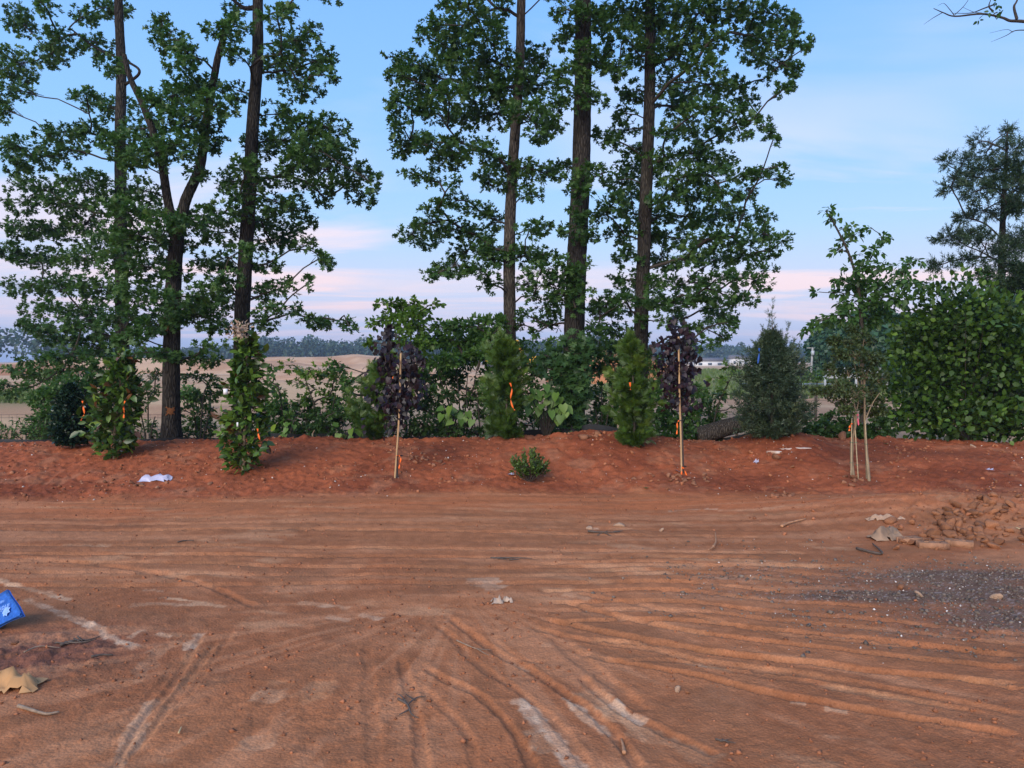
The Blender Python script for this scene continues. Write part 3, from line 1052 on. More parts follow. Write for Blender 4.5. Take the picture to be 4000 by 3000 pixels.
def plant(name, label, cat, stems, puffs, leaf, group=None, crown='crown', bark='bark', trunk='trunk', slope=.35, twigs=True, reach=1.0, base=None, rscale=1.0, rough=.06, branchmat=None, sides=9):
    """stems: [(Nx3 points, r0, r1)], puffs: [(centre, rx, rz, ry)]; grows limbs from stem to puff to puff and hangs leaves on twig ends."""
    base = np.asarray(base if base is not None else stems[0][0][0], float)
    root = tag(empty(name, base), label, cat, group)
    TB = MB()
    anchors, arad = [], []
    for pts, r0, r1 in stems:
        P = catmull(pts, 14)
        rr = np.linspace(r0, r1, len(P))
        if r0 > .08:
            rr[:10] *= 1 + .45 * np.linspace(1, 0, 10) ** 2
        TB.tube(P, rr, sides if r0 < .08 else 18, rough=rough)
        anchors.append(P[len(P) // 8:])
    trunk_o = TB.build(trunk, M[bark], root, smooth=True)
    A = np.vstack(anchors)
    nodes, par = [a for a in A], [-1] * len(A)
    order = sorted(range(len(puffs)), key=lambda i: np.min(np.linalg.norm(A - puffs[i][0], axis=1)))
    tipid = []
    for i in order:
        c = np.asarray(puffs[i][0])
        Nn = np.array(nodes)
        dv = c - Nn
        hd = np.hypot(dv[:, 0], dv[:, 1])
        cost = np.linalg.norm(dv, axis=1) + np.abs(dv[:, 2] - slope * hd) * .8
        cost[:len(A)] *= 1.0 / reach
        j = int(np.argmin(cost))
        mid = (Nn[j] + c) / 2 + np.array([0, 0, .06 * np.linalg.norm(dv[j])]) + rng.normal(size=3) * .05 * np.linalg.norm(dv[j])
        nodes.append(mid)
        par.append(j)
        nodes.append(c)
        par.append(len(nodes) - 2)
        tipid.append((i, len(nodes) - 1))
    cnt = np.zeros(len(nodes))
    for i, t in tipid:
        k = t
        while k >= 0:
            cnt[k] += 1
            k = par[k]
    BB = MB()
    rad = (.0045 + .0075 * np.sqrt(cnt)) * rscale
    for k in range(len(A), len(nodes)):
        j = par[k]
        r0 = rad[k] * 1.15 if j < len(A) else min(rad[j], rad[k] * 1.3)
        a, b = nodes[j], nodes[k]
        pts = catmull([a, (a + b) / 2 + rng.normal(size=3) * .03 * np.linalg.norm(b - a), b], 3)
        BB.tube(pts, np.linspace(r0, rad[k], len(pts)), 5)
    LB = MB()
    L, k = leaf['L'], leaf.get('k', 6)
    for i, t in tipid:
        c, rx, rz, ry = puffs[i][:4]
        n = max(2, int((puffs[i][4] if len(puffs[i]) > 4 else 1.0) * leaf.get('dens', 1.9) * math.pi * rx * rz / (k * .27 * L * L)))
        d = rng.normal(size=(n, 3))
        d /= np.linalg.norm(d, axis=1)[:, None]
        p = c + d * np.array([rx, ry, rz]) * (rng.random((n, 1)) ** .42)
        a0 = np.array(nodes[par[t]])
        out = p - (a0 * .4 + np.asarray(c) * .6)
        out /= np.linalg.norm(out, axis=1)[:, None] + 1e-6
        leaf_burst(LB, p, out * .8, k, L, leaf['tpl'], leaf.get('spread', .75), leaf.get('droop', .3), leaf.get('flat', 1.0), leaf.get('tint', .5) + rng.normal() * .10, face=leaf.get('face'))
        if twigs:
            for q in range(0, n, 2):
                s = nodes[par[t]] * (1 - (f := rng.uniform(.35, 1))) + np.asarray(c) * f
                BB.tube(np.array([s, p[q]]), [.0042 * rscale, .0018], 3)
    if BB.n:
        tag(BB.build('branches', M[branchmat or ('twig' if bark.startswith('bark') else bark)], root), kind='stuff')
    tag(LB.build(crown, M[leaf['mat']], root), kind='stuff')
    return root, nodes


def puffs_px(lst, ox, oy, s, d, dz=1.0, grow=1.0, deep=.9):
    """puffs read off the photograph in a crop whose corner is (ox, oy) and whose scale is s"""
    out = []
    for p in lst:
        u, v, a, b = p[:4]
        dd = d + (p[4] if len(p) > 4 else rng.uniform(-dz, dz))
        out.append((at(ox + u * s, oy + v * s, dd), a * s * dd / F_PX * grow, b * s * dd / F_PX * grow * .88, a * s * dd / F_PX * grow * deep))
    return out


def px_line(pts, d, s=K, ox=0, oy=0, wob=.0):
    return np.array([at(ox + a * s, oy + b * s, d + (rng.uniform(-wob, wob) if wob else 0)) for a, b in pts])


def crown_above(u0, u1, v0, v1, d, n, dz=2.0):
    out = []
    for _ in range(n):
        u, v = rng.uniform(u0, u1), rng.uniform(v0, v1)
        dd = d + rng.uniform(-dz, dz)
        r = rng.uniform(.35, .6)
        out.append((at(u, v, dd), r, r * .55, r, .4))
    return out


# ------------------------------------------------------------------ the six oaks
OAK = dict(tpl='oak', L=.112, k=7, dens=3.9, mat='oak', droop=.35)
S1, S2, SA = 1500 / 1914, 1750 / 2212, 1000 / 1952
T1_TOP = [(100, 100, 70, 90), (60, 330, 120, 110), (20, 540, 50, 70), (230, 40, 60, 50), (300, 200, 110, 60), (430, 70, 70, 50), (250, 280, 80, 60), (560, 50, 90, 60), (480, 230, 90, 60),
          (560, 330, 70, 50), (430, 480, 80, 40), (560, 540, 120, 60), (100, 450, 80, 40), (300, 660, 110, 50), (90, 730, 130, 50), (450, 660, 100, 60), (180, 790, 140, 50), (330, 740, 120, 40),
          (80, 840, 60, 40), (200, 940, 150, 50), (420, 900, 130, 60), (100, 1020, 90, 45), (330, 1010, 140, 60), (520, 1000, 90, 70), (100, 1130, 110, 50), (250, 1150, 130, 60), (430, 1120, 120, 70),
          (60, 1250, 80, 60), (200, 1290, 130, 60), (380, 1280, 120, 70), (550, 1200, 120, 80), (120, 1430, 120, 50), (300, 1420, 120, 60), (480, 1430, 130, 80), (230, 1540, 120, 50), (420, 1560, 150, 70), (200, 1640, 90, 40)]
T1_LOW = [(250, 330, 150, 50), (430, 420, 150, 70), (620, 330, 150, 80), (350, 600, 200, 55), (150, 680, 130, 45), (60, 800, 80, 50), (300, 720, 180, 55), (550, 560, 150, 70), (750, 520, 180, 80), (700, 640, 150, 60),
          (250, 800, 120, 45), (100, 850, 60, 40), (600, 440, 130, 70), (800, 420, 130, 80), (480, 680, 120, 60)]
T2_TOP = [(800, 120, 70, 55), (850, 200, 90, 55), (930, 260, 80, 65), (1100, 150, 80, 55), (1180, 130, 70, 55), (880, 330, 70, 45), (1000, 440, 120, 65), (880, 470, 120, 75), (760, 520, 90, 65), (1080, 520, 110, 65),
          (950, 590, 170, 80), (700, 640, 110, 65), (620, 720, 110, 75), (780, 760, 150, 80), (900, 720, 120, 70), (650, 820, 90, 55), (1050, 700, 80, 50), (1000, 860, 60, 40), (700, 950, 110, 55), (620, 1050, 120, 65),
          (760, 1060, 100, 60), (880, 1110, 130, 65), (700, 1180, 140, 75), (850, 1200, 120, 60), (1000, 1080, 90, 55), (600, 1300, 100, 75), (720, 1330, 130, 75), (870, 1350, 80, 55), (700, 1450, 140, 75), (850, 1500, 120, 60),
          (650, 1580, 150, 75), (820, 1600, 110, 50), (1000, 1480, 100, 60)]
T2_LOW = [(950, 450, 150, 90), (1100, 540, 130, 55), (1060, 430, 100, 70), (1250, 540, 90, 45, -.5), (1430, 580, 140, 50), (1550, 610, 130, 45), (1600, 480, 100, 50), (1420, 250, 160, 70), (1180, 330, 110, 60)]
T3_TOP = [(1380, 80, 80, 55), (1430, 50, 50, 40), (1180, 40, 60, 40), (1560, 150, 50, 40), (1480, 200, 110, 50), (1400, 270, 100, 50), (1580, 300, 90, 45), (1640, 280, 50, 28), (1450, 350, 120, 55), (1620, 370, 60, 35),
          (1350, 330, 60, 45), (1180, 270, 70, 45), (1500, 450, 100, 45), (1180, 450, 60, 45), (1400, 570, 110, 55), (1540, 620, 110, 60), (1650, 640, 90, 60), (1440, 700, 130, 65), (1580, 740, 130, 70), (1700, 740, 90, 60),
          (1300, 720, 90, 60), (1480, 820, 130, 65), (1640, 830, 130, 60), (1800, 860, 85, 50), (1850, 910, 45, 40), (1560, 930, 120, 50), (1720, 920, 90, 45), (1810, 990, 65, 35), (1380, 880, 90, 55), (1230, 830, 100, 60),
          (1620, 990, 50, 28), (1380, 1010, 100, 55), (1470, 1040, 80, 45), (1520, 1110, 50, 35), (1200, 960, 100, 55), (1150, 900, 80, 50), (1300, 1100, 110, 55), (1120, 1060, 120, 55), (1440, 1160, 100, 45), (1100, 1160, 110, 55),
          (1350, 1210, 100, 45), (1530, 1220, 60, 35), (1590, 1290, 65, 35), (1630, 1310, 38, 35), (1200, 1250, 80, 50), (1340, 1310, 90, 45), (1080, 1300, 110, 55), (1420, 1430, 90, 45), (1310, 1460, 70, 50), (1100, 1400, 110, 60),
          (1540, 1410, 25, 40), (1400, 1540, 110, 35), (1560, 1590, 110, 35), (1690, 1600, 70, 28), (1740, 1625, 38, 22), (1320, 1600, 80, 45), (1100, 1500, 120, 55), (1000, 1570, 110, 55), (1100, 1620, 110, 50)]
T4_TOP = [(370, 20, 50, 40), (480, 40, 90, 60), (620, 40, 90, 60), (330, 120, 70, 50), (430, 150, 110, 70), (560, 170, 110, 80), (270, 170, 50, 40), (400, 250, 120, 70), (130, 290, 60, 36), (200, 320, 90, 55), (300, 360, 110, 70),
          (480, 330, 120, 70), (620, 310, 110, 80), (780, 280, 90, 75), (150, 370, 70, 45), (250, 440, 120, 60), (120, 500, 55, 45), (380, 470, 120, 70), (540, 440, 120, 80), (680, 430, 110, 80), (800, 420, 110, 80), (880, 520, 80, 55),
          (200, 540, 100, 45), (330, 560, 100, 45), (480, 580, 110, 60), (620, 560, 120, 65), (760, 560, 120, 65), (900, 620, 70, 50), (840, 640, 90, 55), (140, 620, 60, 45), (190, 690, 100, 55), (150, 740, 60, 36), (300, 700, 110, 45),
          (430, 700, 90, 45), (420, 760, 110, 45), (560, 740, 100, 55), (640, 800, 60, 45), (360, 800, 90, 36), (200, 860, 60, 22), (290, 890, 80, 36), (400, 900, 40, 28), (580, 860, 80, 45), (760, 830, 80, 45), (860, 860, 80, 45),
          (920, 830, 60, 36), (700, 900, 70, 50), (780, 960, 55, 45), (580, 920, 45, 28), (420, 990, 80, 36), (330, 1030, 90, 36), (520, 1030, 100, 36), (600, 1080, 60, 55), (300, 1100, 110, 45), (200, 1160, 80, 36), (400, 1130, 130, 45),
          (260, 1190, 80, 36), (520, 1160, 90, 45), (780, 1140, 60, 45), (850, 1120, 55, 34), (600, 1230, 110, 50), (470, 1250, 100, 45), (400, 1320, 110, 45), (320, 1350, 65, 36), (540, 1330, 90, 45), (640, 1270, 80, 50),
          (760, 1260, 100, 50), (850, 1260, 85, 45), (840, 1330, 80, 45), (590, 1400, 55, 36), (770, 1400, 60, 45), (800, 1460, 40, 36)]
T5_TOP = [(950, 40, 60, 60), (1060, 90, 80, 65, -.6), (960, 180, 60, 60), (940, 350, 60, 55), (1050, 250, 70, 55, -.6), (1030, 340, 70, 55, -.6), (1050, 460, 60, 55, -.6), (1040, 520, 45, 28, -.5), (1140, 120, 70, 60), (1140, 300, 60, 60),
          (960, 450, 40, 55), (1130, 500, 30, 45), (1030, 860, 70, 55, -.6), (1030, 950, 60, 55, -.6), (1100, 830, 50, 36), (980, 820, 40, 28), (1020, 1060, 65, 45, -.6), (1000, 1140, 70, 50, -.6), (1080, 1160, 50, 45), (1000, 1320, 90, 55, -.6),
          (960, 1390, 90, 55), (1040, 1450, 55, 40, -.6), (900, 1400, 60, 36), (920, 1480, 65, 36), (1160, 850, 50, 28)]
T6_TOP = [(1220, 60, 100, 80), (1350, 60, 100, 80), (1480, 60, 110, 80), (1620, 60, 110, 80), (1760, 50, 110, 65), (1900, 60, 110, 60), (2010, 80, 80, 50), (2080, 110, 50, 50), (1250, 180, 90, 75), (1400, 170, 100, 70), (1540, 190, 110, 75),
          (1680, 200, 80, 75), (1860, 180, 80, 45), (1960, 200, 95, 60), (2090, 210, 80, 42), (2160, 225, 40, 30), (1880, 270, 70, 45), (2000, 300, 85, 45), (2080, 350, 45, 45), (2060, 420, 55, 34), (1940, 390, 28, 28), (2020, 450, 28, 28),
          (1220, 330, 80, 65), (1330, 280, 90, 65), (1480, 290, 100, 65), (1600, 310, 90, 65), (1690, 330, 50, 55), (1300, 450, 80, 55), (1430, 420, 80, 60), (1560, 440, 100, 55), (1700, 420, 95, 55), (1820, 430, 80, 50), (1860, 500, 50, 34),
          (1500, 530, 100, 55), (1640, 540, 110, 65), (1780, 560, 95, 50), (1890, 590, 75, 42), (1950, 640, 45, 40), (1985, 690, 22, 26), (1250, 560, 60, 45), (1120, 680, 36, 36), (1200, 690, 60, 45), (1260, 640, 70, 36), (1310, 740, 80, 45),
          (1460, 660, 80, 50), (1580, 640, 100, 55), (1720, 660, 75, 42), (1820, 660, 55, 34), (1450, 780, 100, 60), (1600, 760, 110, 60), (1720, 790, 85, 50), (1270, 830, 80, 45), (1380, 860, 90, 50), (1220, 890, 80, 45), (1540, 870, 110, 60),
          (1680, 870, 105, 55), (1820, 860, 85, 42), (1930, 850, 75, 34), (2020, 880, 50, 32), (2010, 820, 28, 18), (1280, 950, 90, 55), (1200, 1000, 80, 55), (1160, 1060, 60, 45), (1450, 960, 100, 55), (1600, 970, 115, 60), (1740, 960, 95, 50),
          (1850, 940, 50, 42), (1300, 1060, 90, 55), (1420, 1070, 90, 55), (1560, 1070, 110, 55), (1700, 1070, 115, 55), (1840, 1050, 100, 45), (1940, 1070, 50, 34), (1250, 1160, 90, 55), (1380, 1170, 80, 50), (1520, 1180, 105, 55), (1660, 1180, 105, 55),
          (1800, 1170, 115, 55), (1930, 1150, 85, 42), (2030, 1190, 55, 40), (1280, 1270, 80, 50), (1430, 1290, 90, 50), (1560, 1270, 105, 55), (1700, 1280, 115, 55), (1850, 1260, 105, 50), (1970, 1240, 60, 34), (1950, 1330, 50, 26),
          (1250, 1380, 80, 50), (1410, 1400, 80, 50), (1560, 1390, 95, 45), (1700, 1380, 105, 50), (1840, 1370, 85, 45), (1920, 1400, 45, 34), (1260, 1490, 65, 36), (1130, 1530, 55, 50), (1480, 1490, 75, 34), (1620, 1460, 95, 45),
          (1760, 1470, 105, 45), (1850, 1480, 60, 34), (1720, 1560, 85, 42), (1780, 1590, 45, 34), (1520, 1560, 55, 34)]


def gpt(x, y, d):                      # foot of a trunk standing behind the bank
    p = at(x * K, y * K, d)
    p[2] = float(base_height(p[:1], p[1:2])[0]) - .08
    return p


def oak(label, d, line, r0, r1, puffs, limbs=(), leaf=OAK, above=None, bark='bark'):
    foot = gpt(line[0][0], line[0][1], d)
    main = np.vstack([foot, px_line(line[1:], d)])
    stems = [(main, r0, r1)] + [(px_line(p, d), a, b) for p, a, b in limbs]
    if above:
        puffs = puffs + above
    return plant('oak_tree', label, 'tree', stems, puffs, leaf, 'tall oaks behind the bank', bark=bark)


oak('slender oak at far left with long drooping left limbs', 16.0, [(266, 900), (264, 700), (262, 500), (260, 300), (262, 150), (256, 0), (250, -260), (246, -560)], .15, .06,
    puffs_px(T1_TOP, 0, 0, S1, 16, 1.3) + puffs_px(T1_LOW, 0, 1100, SA, 15.6, .9),
    limbs=[([(262, 190), (300, 150), (210, 105), (150, 60)], .035, .015)], above=crown_above(-200, 900, -900, -60, 16, 26))
oak('forked oak with a broken top and an orange bark scar', 13.2, [(370, 960), (370, 800), (373, 650), (378, 560), (386, 480)], .155, .115,
    puffs_px(T2_TOP, 0, 0, S1, 13.2, 1.0) + puffs_px(T2_LOW, 0, 1100, SA, 13.0, .6),
    limbs=[([(384, 500), (402, 430), (432, 360), (444, 270), (462, 170), (474, 110), (496, 42)], .10, .045), ([(380, 510), (362, 430), (345, 330), (310, 230), (282, 170), (268, 118)], .085, .04)])
def bark_scar():
    d = 13.2
    tree = [o for o in col.objects if o.get('label', '').startswith('forked oak')][0]
    for u, v, w, h in ((376, 886, .07, .075), (372, 708, .04, .05)):
        c = at(u * K, v * K, d)
        ax = at(370 * K, v * K, d)
        V, T = [], []
        n, m = 9, 7
        for j in range(m):
            for i in range(n):
                a = (i / (n - 1) - .5) * (12 * w) * (1 + .2 * rng.normal() * .5) + (c[0] - ax[0]) / .15
                rr = .175 + .006 * rng.random()
                V.append([ax[0] + math.sin(a) * rr, ax[1] - math.cos(a) * rr, c[2] + (j / (m - 1) - .5) * h * 2 + rng.normal() * .012])
        for j in range(m - 1):
            for i in range(n - 1):
                if (i in (0, n - 2) or j in (0, m - 2)) and rng.random() < .35:
                    continue
                k = j * n + i
                T += [(k, k + 1, k + n + 1), (k, k + n + 1, k + n)]
        link('rust_scar', mesh_from('rust_scar', V, T, M['mulch']), tree)


bark_scar()
oak('straight dark oak rising behind the tall magnolia', 13.6, [(522, 960), (522, 720), (530, 560), (540, 400), (546, 270), (556, 130), (557, 0), (560, -250), (562, -520)], .15, .07,
    puffs_px(T3_TOP, 0, 0, S1, 13.6, 1.1), limbs=[([(557, 15), (530, 18), (510, 5), (490, -12)], .05, .02)], above=crown_above(750, 1350, -900, -60, 13.6, 24))
oak('leaning grey-trunked oak left of the thickest trunk', 14.0, [(1100, 960), (1101, 700), (1100, 560), (1104, 420), (1113, 280), (1122, 150), (1126, 0), (1130, -240), (1128, -480)], .125, .065,
    puffs_px(T4_TOP, 1450, 0, S2, 14.0, 1.1), bark='bark_pale', above=crown_above(1650, 2250, -900, -60, 14, 24))
oak('thickest oak with a bare ridged trunk', 13.7, [(1238, 960), (1240, 740), (1246, 560), (1254, 400), (1258, 250), (1260, 100), (1258, -150), (1256, -520)], .205, .13,
    puffs_px(T5_TOP, 1450, 0, S2, 13.7, .6) + puffs_px([(500, 200, 110, 60), (560, 90, 90, 60), (640, 60, 60, 45, -.5), (300, 250, 80, 40), (420, 300, 70, 40), (250, 330, 70, 40), (400, 380, 60, 40), (520, 330, 60, 50), (680, 200, 50, 60, -.5)], 1900, 1100, SA, 13.7, .5), above=crown_above(1900, 2650, -950, -60, 13.7, 30))
oak('broad oak with the fullest crown right of the thickest trunk', 14.2, [(1384, 960), (1384, 740), (1390, 560), (1396, 400), (1402, 250), (1404, 100), (1404, -150), (1402, -500)], .15, .08,
    puffs_px(T6_TOP, 1450, 0, S2, 14.2, 1.3) + puffs_px([(900, 200, 110, 60), (850, 330, 90, 50), (1000, 350, 90, 55), (980, 120, 120, 60), (1150, 120, 60, 55, -.5), (1300, 150, 110, 70), (1320, 300, 100, 45), (1180, 310, 40, 50, -.5), (1450, 170, 110, 60), (1600, 120, 120, 60), (1750, 200, 110, 50), (1550, 350, 110, 45), (1720, 340, 110, 45), (1800, 420, 70, 40), (1650, 470, 100, 36), (1500, 450, 90, 45), (1380, 480, 80, 45), (1050, 230, 80, 50)], 1900, 1100, SA, 14.0, .7), above=crown_above(2350, 3300, -900, -60, 14.2, 30))

# rust-coloured scar on the forked oak and a few withered leaf tufts are part of the trees' look
# ------------------------------------------------------------------ wild growth behind the bank
def stem_pts(x, y, d, tops, s=K):
    foot = gpt(x, y, d)
    return [(np.vstack([foot, [foot * .45 + at(a * K, b * K, d + rng.uniform(-.3, .3)) * .55 + np.array([0, 0, .1])], at(a * K, b * K, d + rng.uniform(-.2, .2))]), .018, .008) for a, b in tops]


R2 = lambda l, d, dz=.5, g=1.0: puffs_px(l, 1000, 1100, SA, d, dz, g)
R3 = lambda l, d, dz=.5, g=1.0: puffs_px(l, 1900, 1100, SA, d, dz, g)
R4 = lambda l, d, dz=.5, g=1.0: puffs_px(l, 2800, 1100, 1200 / 2212, d, dz, g)
R7 = lambda l, d, dz=.5, g=1.0: puffs_px(l, 1050, 1330, 500 / 1929, d, dz, g)
R1 = lambda l, d, dz=.5, g=1.0: puffs_px(l, 0, 1100, SA, d, dz, g)
RZ = lambda l, d, dz=.5, g=1.0: puffs_px(l, 3000, 0, 1000 / 1276, d, dz, g)

BUSH = dict(tpl='ovate', L=.095, k=6, dens=5.0, mat='bush', droop=.35)
MAPLE = dict(tpl='oak', L=.12, k=5, dens=4.2, mat='sapling', droop=.5)
BRUSH = dict(tpl='ovate', L=.075, k=6, dens=4.4, mat='brush', droop=.3)

plant('leafy_sapling', 'spreading wild sapling with lobed leaves over the field gap', 'shrub', stem_pts(705, 950, 13.4, [(690, 880), (660, 820), (725, 850)]),
      R7([(260, 370, 90, 60), (450, 430, 120, 70), (620, 460, 120, 70), (890, 350, 90, 45), (960, 490, 130, 60), (780, 470, 90, 60), (410, 640, 90, 45), (600, 650, 100, 50), (700, 740, 70, 60), (560, 860, 90, 60), (640, 1000, 80, 60),
          (960, 740, 100, 60), (950, 880, 90, 60), (1010, 590, 60, 60), (820, 860, 60, 50)], 13.6, .4), MAPLE, 'wild shrubs behind the bank', bark='twig', trunk='stem', rscale=.8)
plant('undergrowth_bush', 'dense tangle of wild shrub right of the tall magnolia', 'shrub', stem_pts(620, 958, 13.2, [(610, 880), (640, 900), (600, 830)]),
      R7([(60, 640, 90, 80), (150, 760, 100, 80), (80, 900, 110, 90), (200, 1000, 110, 80), (60, 1080, 110, 90), (330, 960, 70, 50), (280, 1180, 120, 80), (120, 1280, 120, 90), (330, 1340, 130, 80), (120, 1440, 120, 70), (420, 1440, 120, 60),
          (60, 480, 60, 70), (40, 350, 50, 60)], 13.2, .35), BUSH, 'wild shrubs behind the bank', bark='twig', trunk='stem', rscale=.7)
plant('undergrowth_bush', 'low wild brush between the spreading sapling and its left neighbour tangle', 'shrub', stem_pts(720, 955, 13.0, [(700, 925), (745, 915)]),
      R7([(560, 1180, 130, 70), (750, 1230, 130, 80), (920, 1150, 100, 70), (560, 1330, 130, 80), (740, 1400, 130, 80), (900, 1320, 120, 90), (1060, 1200, 100, 90), (620, 1480, 120, 50), (860, 1490, 120, 50), (1050, 1400, 110, 80), (1030, 1060, 80, 50)],
         13.0, .35), BRUSH, 'wild shrubs behind the bank', bark='twig', trunk='stem', rscale=.7)
plant('wild_redbud', 'pale green sapling rising above the left purple tree', 'sapling', stem_pts(880, 955, 13.6, [(875, 760), (860, 700), (905, 690)]),
      R2([(1000, 170, 90, 40), (1100, 190, 90, 50), (1200, 165, 60, 40), (1050, 260, 100, 55), (1180, 260, 90, 60), (1280, 250, 70, 40), (1310, 185, 60, 22), (1380, 160, 50, 18), (1130, 340, 110, 60), (1240, 350, 80, 60), (1200, 440, 90, 60),
          (900, 320, 60, 40), (960, 290, 50, 40), (890, 460, 55, 45), (1080, 430, 60, 60), (1280, 460, 80, 60)], 13.7, .4), dict(tpl='round', L=.09, k=6, dens=4.0, mat='sapling', droop=.6), 'wild shrubs behind the bank', bark='twig', trunk='stem', rscale=.8)
plant('wild_shrub_tree', 'broad wild shrub on dark slanting stems between the left purple tree and the grey-trunked oak', 'shrub',
      stem_pts(1000, 955, 13.8, [(960, 820), (985, 790), (1010, 810), (940, 790), (1030, 800)]),
      R2([(1430, 340, 100, 60), (1560, 340, 110, 60), (1700, 330, 110, 60), (1800, 300, 100, 50), (1880, 320, 60, 50), (1350, 450, 110, 70), (1500, 450, 130, 80), (1650, 440, 130, 80), (1800, 430, 110, 80), (1880, 460, 60, 70), (1330, 600, 110, 70),
          (1450, 600, 120, 70), (1580, 570, 120, 60), (1720, 560, 110, 60), (1450, 690, 80, 40), (1830, 570, 80, 60), (1280, 700, 60, 60)], 13.8, .5), dict(BUSH, L=.105, dens=6.0), 'wild shrubs behind the bank', bark='twig', trunk='stem', rscale=1.0)
plant('undergrowth_bush', 'shaded wild brush behind the stake of the left purple tree', 'shrub', stem_pts(890, 958, 13.1, [(885, 900), (930, 905)]),
      R2([(1230, 800, 90, 70), (1330, 860, 110, 80), (1250, 950, 100, 80), (1380, 1000, 100, 80), (1250, 1080, 110, 80), (1380, 1130, 120, 60), (1180, 1150, 100, 50), (1480, 880, 60, 60), (1500, 1130, 90, 60)], 13.1, .35), BRUSH,
      'wild shrubs behind the bank', bark='twig', trunk='stem', rscale=.7)
plant('undergrowth_bush', 'thin twiggy brush at the foot of the grey-trunked oak', 'shrub', stem_pts(1040, 955, 13.3, [(1030, 850), (1065, 840), (1010, 880)]),
      R2([(1640, 1150, 120, 40), (1760, 1140, 110, 50), (1700, 980, 60, 60), (1760, 860, 80, 60), (1830, 740, 80, 70), (1830, 950, 80, 90), (1600, 900, 50, 50), (1880, 1100, 60, 60), (1560, 1010, 50, 60)], 13.4, .35), dict(BRUSH, dens=3.2),
      'wild shrubs behind the bank', bark='twig', trunk='stem', rscale=1.0)
plant('oak_thicket', 'thick mass of oak shoots wrapped round the thickest trunk', 'shrub', stem_pts(1235, 955, 13.2, [(1235, 860), (1215, 820), (1260, 830)]),
      R3([(680, 450, 90, 50, 13.25 - 13.3), (600, 520, 90, 60), (730, 540, 80, 60, -.1), (560, 610, 90, 60), (680, 640, 110, 70, -.1), (600, 720, 100, 60), (720, 740, 80, 70), (640, 810, 110, 70, -.1), (700, 880, 80, 60), (600, 900, 80, 60), (660, 970, 90, 60),
          (560, 1010, 80, 60), (680, 1060, 80, 60), (600, 1120, 100, 50), (440, 560, 70, 50), (470, 660, 60, 50), (760, 640, 40, 60)], 13.15, .15), dict(tpl='oak', L=.15, k=6, dens=6.5, mat='oak_dark', droop=.6, face=(0, -1.2, 0)),
      'wild shrubs behind the bank', bark='twig', trunk='stem', rscale=.8)
plant('undergrowth_bush', 'leafy brush hiding the gap between the thickest trunk and the fullest oak', 'shrub', stem_pts(1300, 955, 13.6, [(1300, 840), (1330, 800), (1285, 880)]),
      R3([(860, 450, 90, 60), (950, 520, 100, 70), (1040, 470, 80, 60), (870, 560, 70, 50), (970, 640, 90, 60), (860, 690, 60, 50), (960, 740, 80, 50), (840, 880, 60, 50), (920, 960, 80, 60), (840, 1050, 80, 60), (950, 1090, 90, 60), (1060, 620, 60, 60)],
         13.7, .4), dict(BUSH, tpl='oak', L=.12, mat='oak_dark', dens=5.0), 'wild shrubs behind the bank', bark='twig', trunk='stem', rscale=.9)
plant('undergrowth_bush', 'loose wild brush right of the tallest arborvitae under the right purple tree', 'shrub', stem_pts(1460, 958, 13.2, [(1445, 850), (1480, 880), (1500, 900)]),
      R3([(1290, 640, 70, 60), (1330, 760, 80, 60), (1290, 860, 70, 60), (1380, 900, 70, 60), (1340, 1010, 90, 70), (1430, 1080, 100, 70), (1550, 1010, 100, 70), (1500, 1150, 120, 60), (1620, 1110, 100, 60), (1640, 900, 70, 50), (1600, 820, 60, 50),
          (1700, 1180, 90, 40), (1350, 1160, 90, 50)], 13.3, .35), dict(BUSH, dens=4.4), 'wild shrubs behind the bank', bark='twig', trunk='stem', rscale=.9)
sap_stem = [(np.vstack([gpt(1530, 950, 13.0), px_line([(1550, 880), (1572, 830), (1590, 795)], 13.0)]), .016, .006)]
plant('maple_sapling', 'leaning maple sapling on one bare stem left of the blue-grey juniper', 'sapling', sap_stem,
      R3([(1840, 640, 70, 40), (1900, 660, 60, 35), (1750, 730, 60, 35), (1840, 760, 50, 35), (1780, 860, 60, 40), (1830, 980, 80, 35), (1900, 960, 60, 30), (1720, 980, 50, 35)], 13.0, .25), dict(MAPLE, L=.10, dens=1.5), 'wild shrubs behind the bank',
      bark='twig', trunk='stem', rscale=.6)
plant('undergrowth_bush', 'low glossy brush between the juniper and the staked multi-stem tree', 'shrub', stem_pts(1800, 955, 12.9, [(1790, 925), (1830, 920)]),
      R4([(580, 1080, 70, 45), (680, 1070, 80, 60), (790, 1060, 90, 70), (880, 1090, 90, 60), (980, 1070, 90, 70), (1090, 1080, 90, 60), (1190, 1070, 90, 70), (820, 980, 60, 50), (930, 1010, 60, 50), (1180, 990, 70, 60), (650, 990, 50, 40)], 12.9, .25),
      dict(BRUSH, tpl='round', dens=6.0), 'wild shrubs behind the bank', bark='twig', trunk='stem', rscale=.7)
plant('undergrowth_bush', 'dull green feathery brush behind the dark holly', 'shrub', stem_pts(170, 965, 13.6, [(150, 900), (190, 880), (120, 930)]),
      R1([(310, 900, 90, 70), (330, 1040, 110, 60), (300, 1130, 110, 50), (420, 850, 100, 80), (420, 980, 90, 80), (400, 1180, 110, 40), (650, 820, 100, 60), (640, 950, 60, 70), (240, 1190, 60, 30), (520, 770, 100, 60)], 13.6, .4), dict(BRUSH, mat='bush', dens=5.0, L=.075),
      'wild shrubs behind the bank', bark='twig', trunk='stem', rscale=.7)
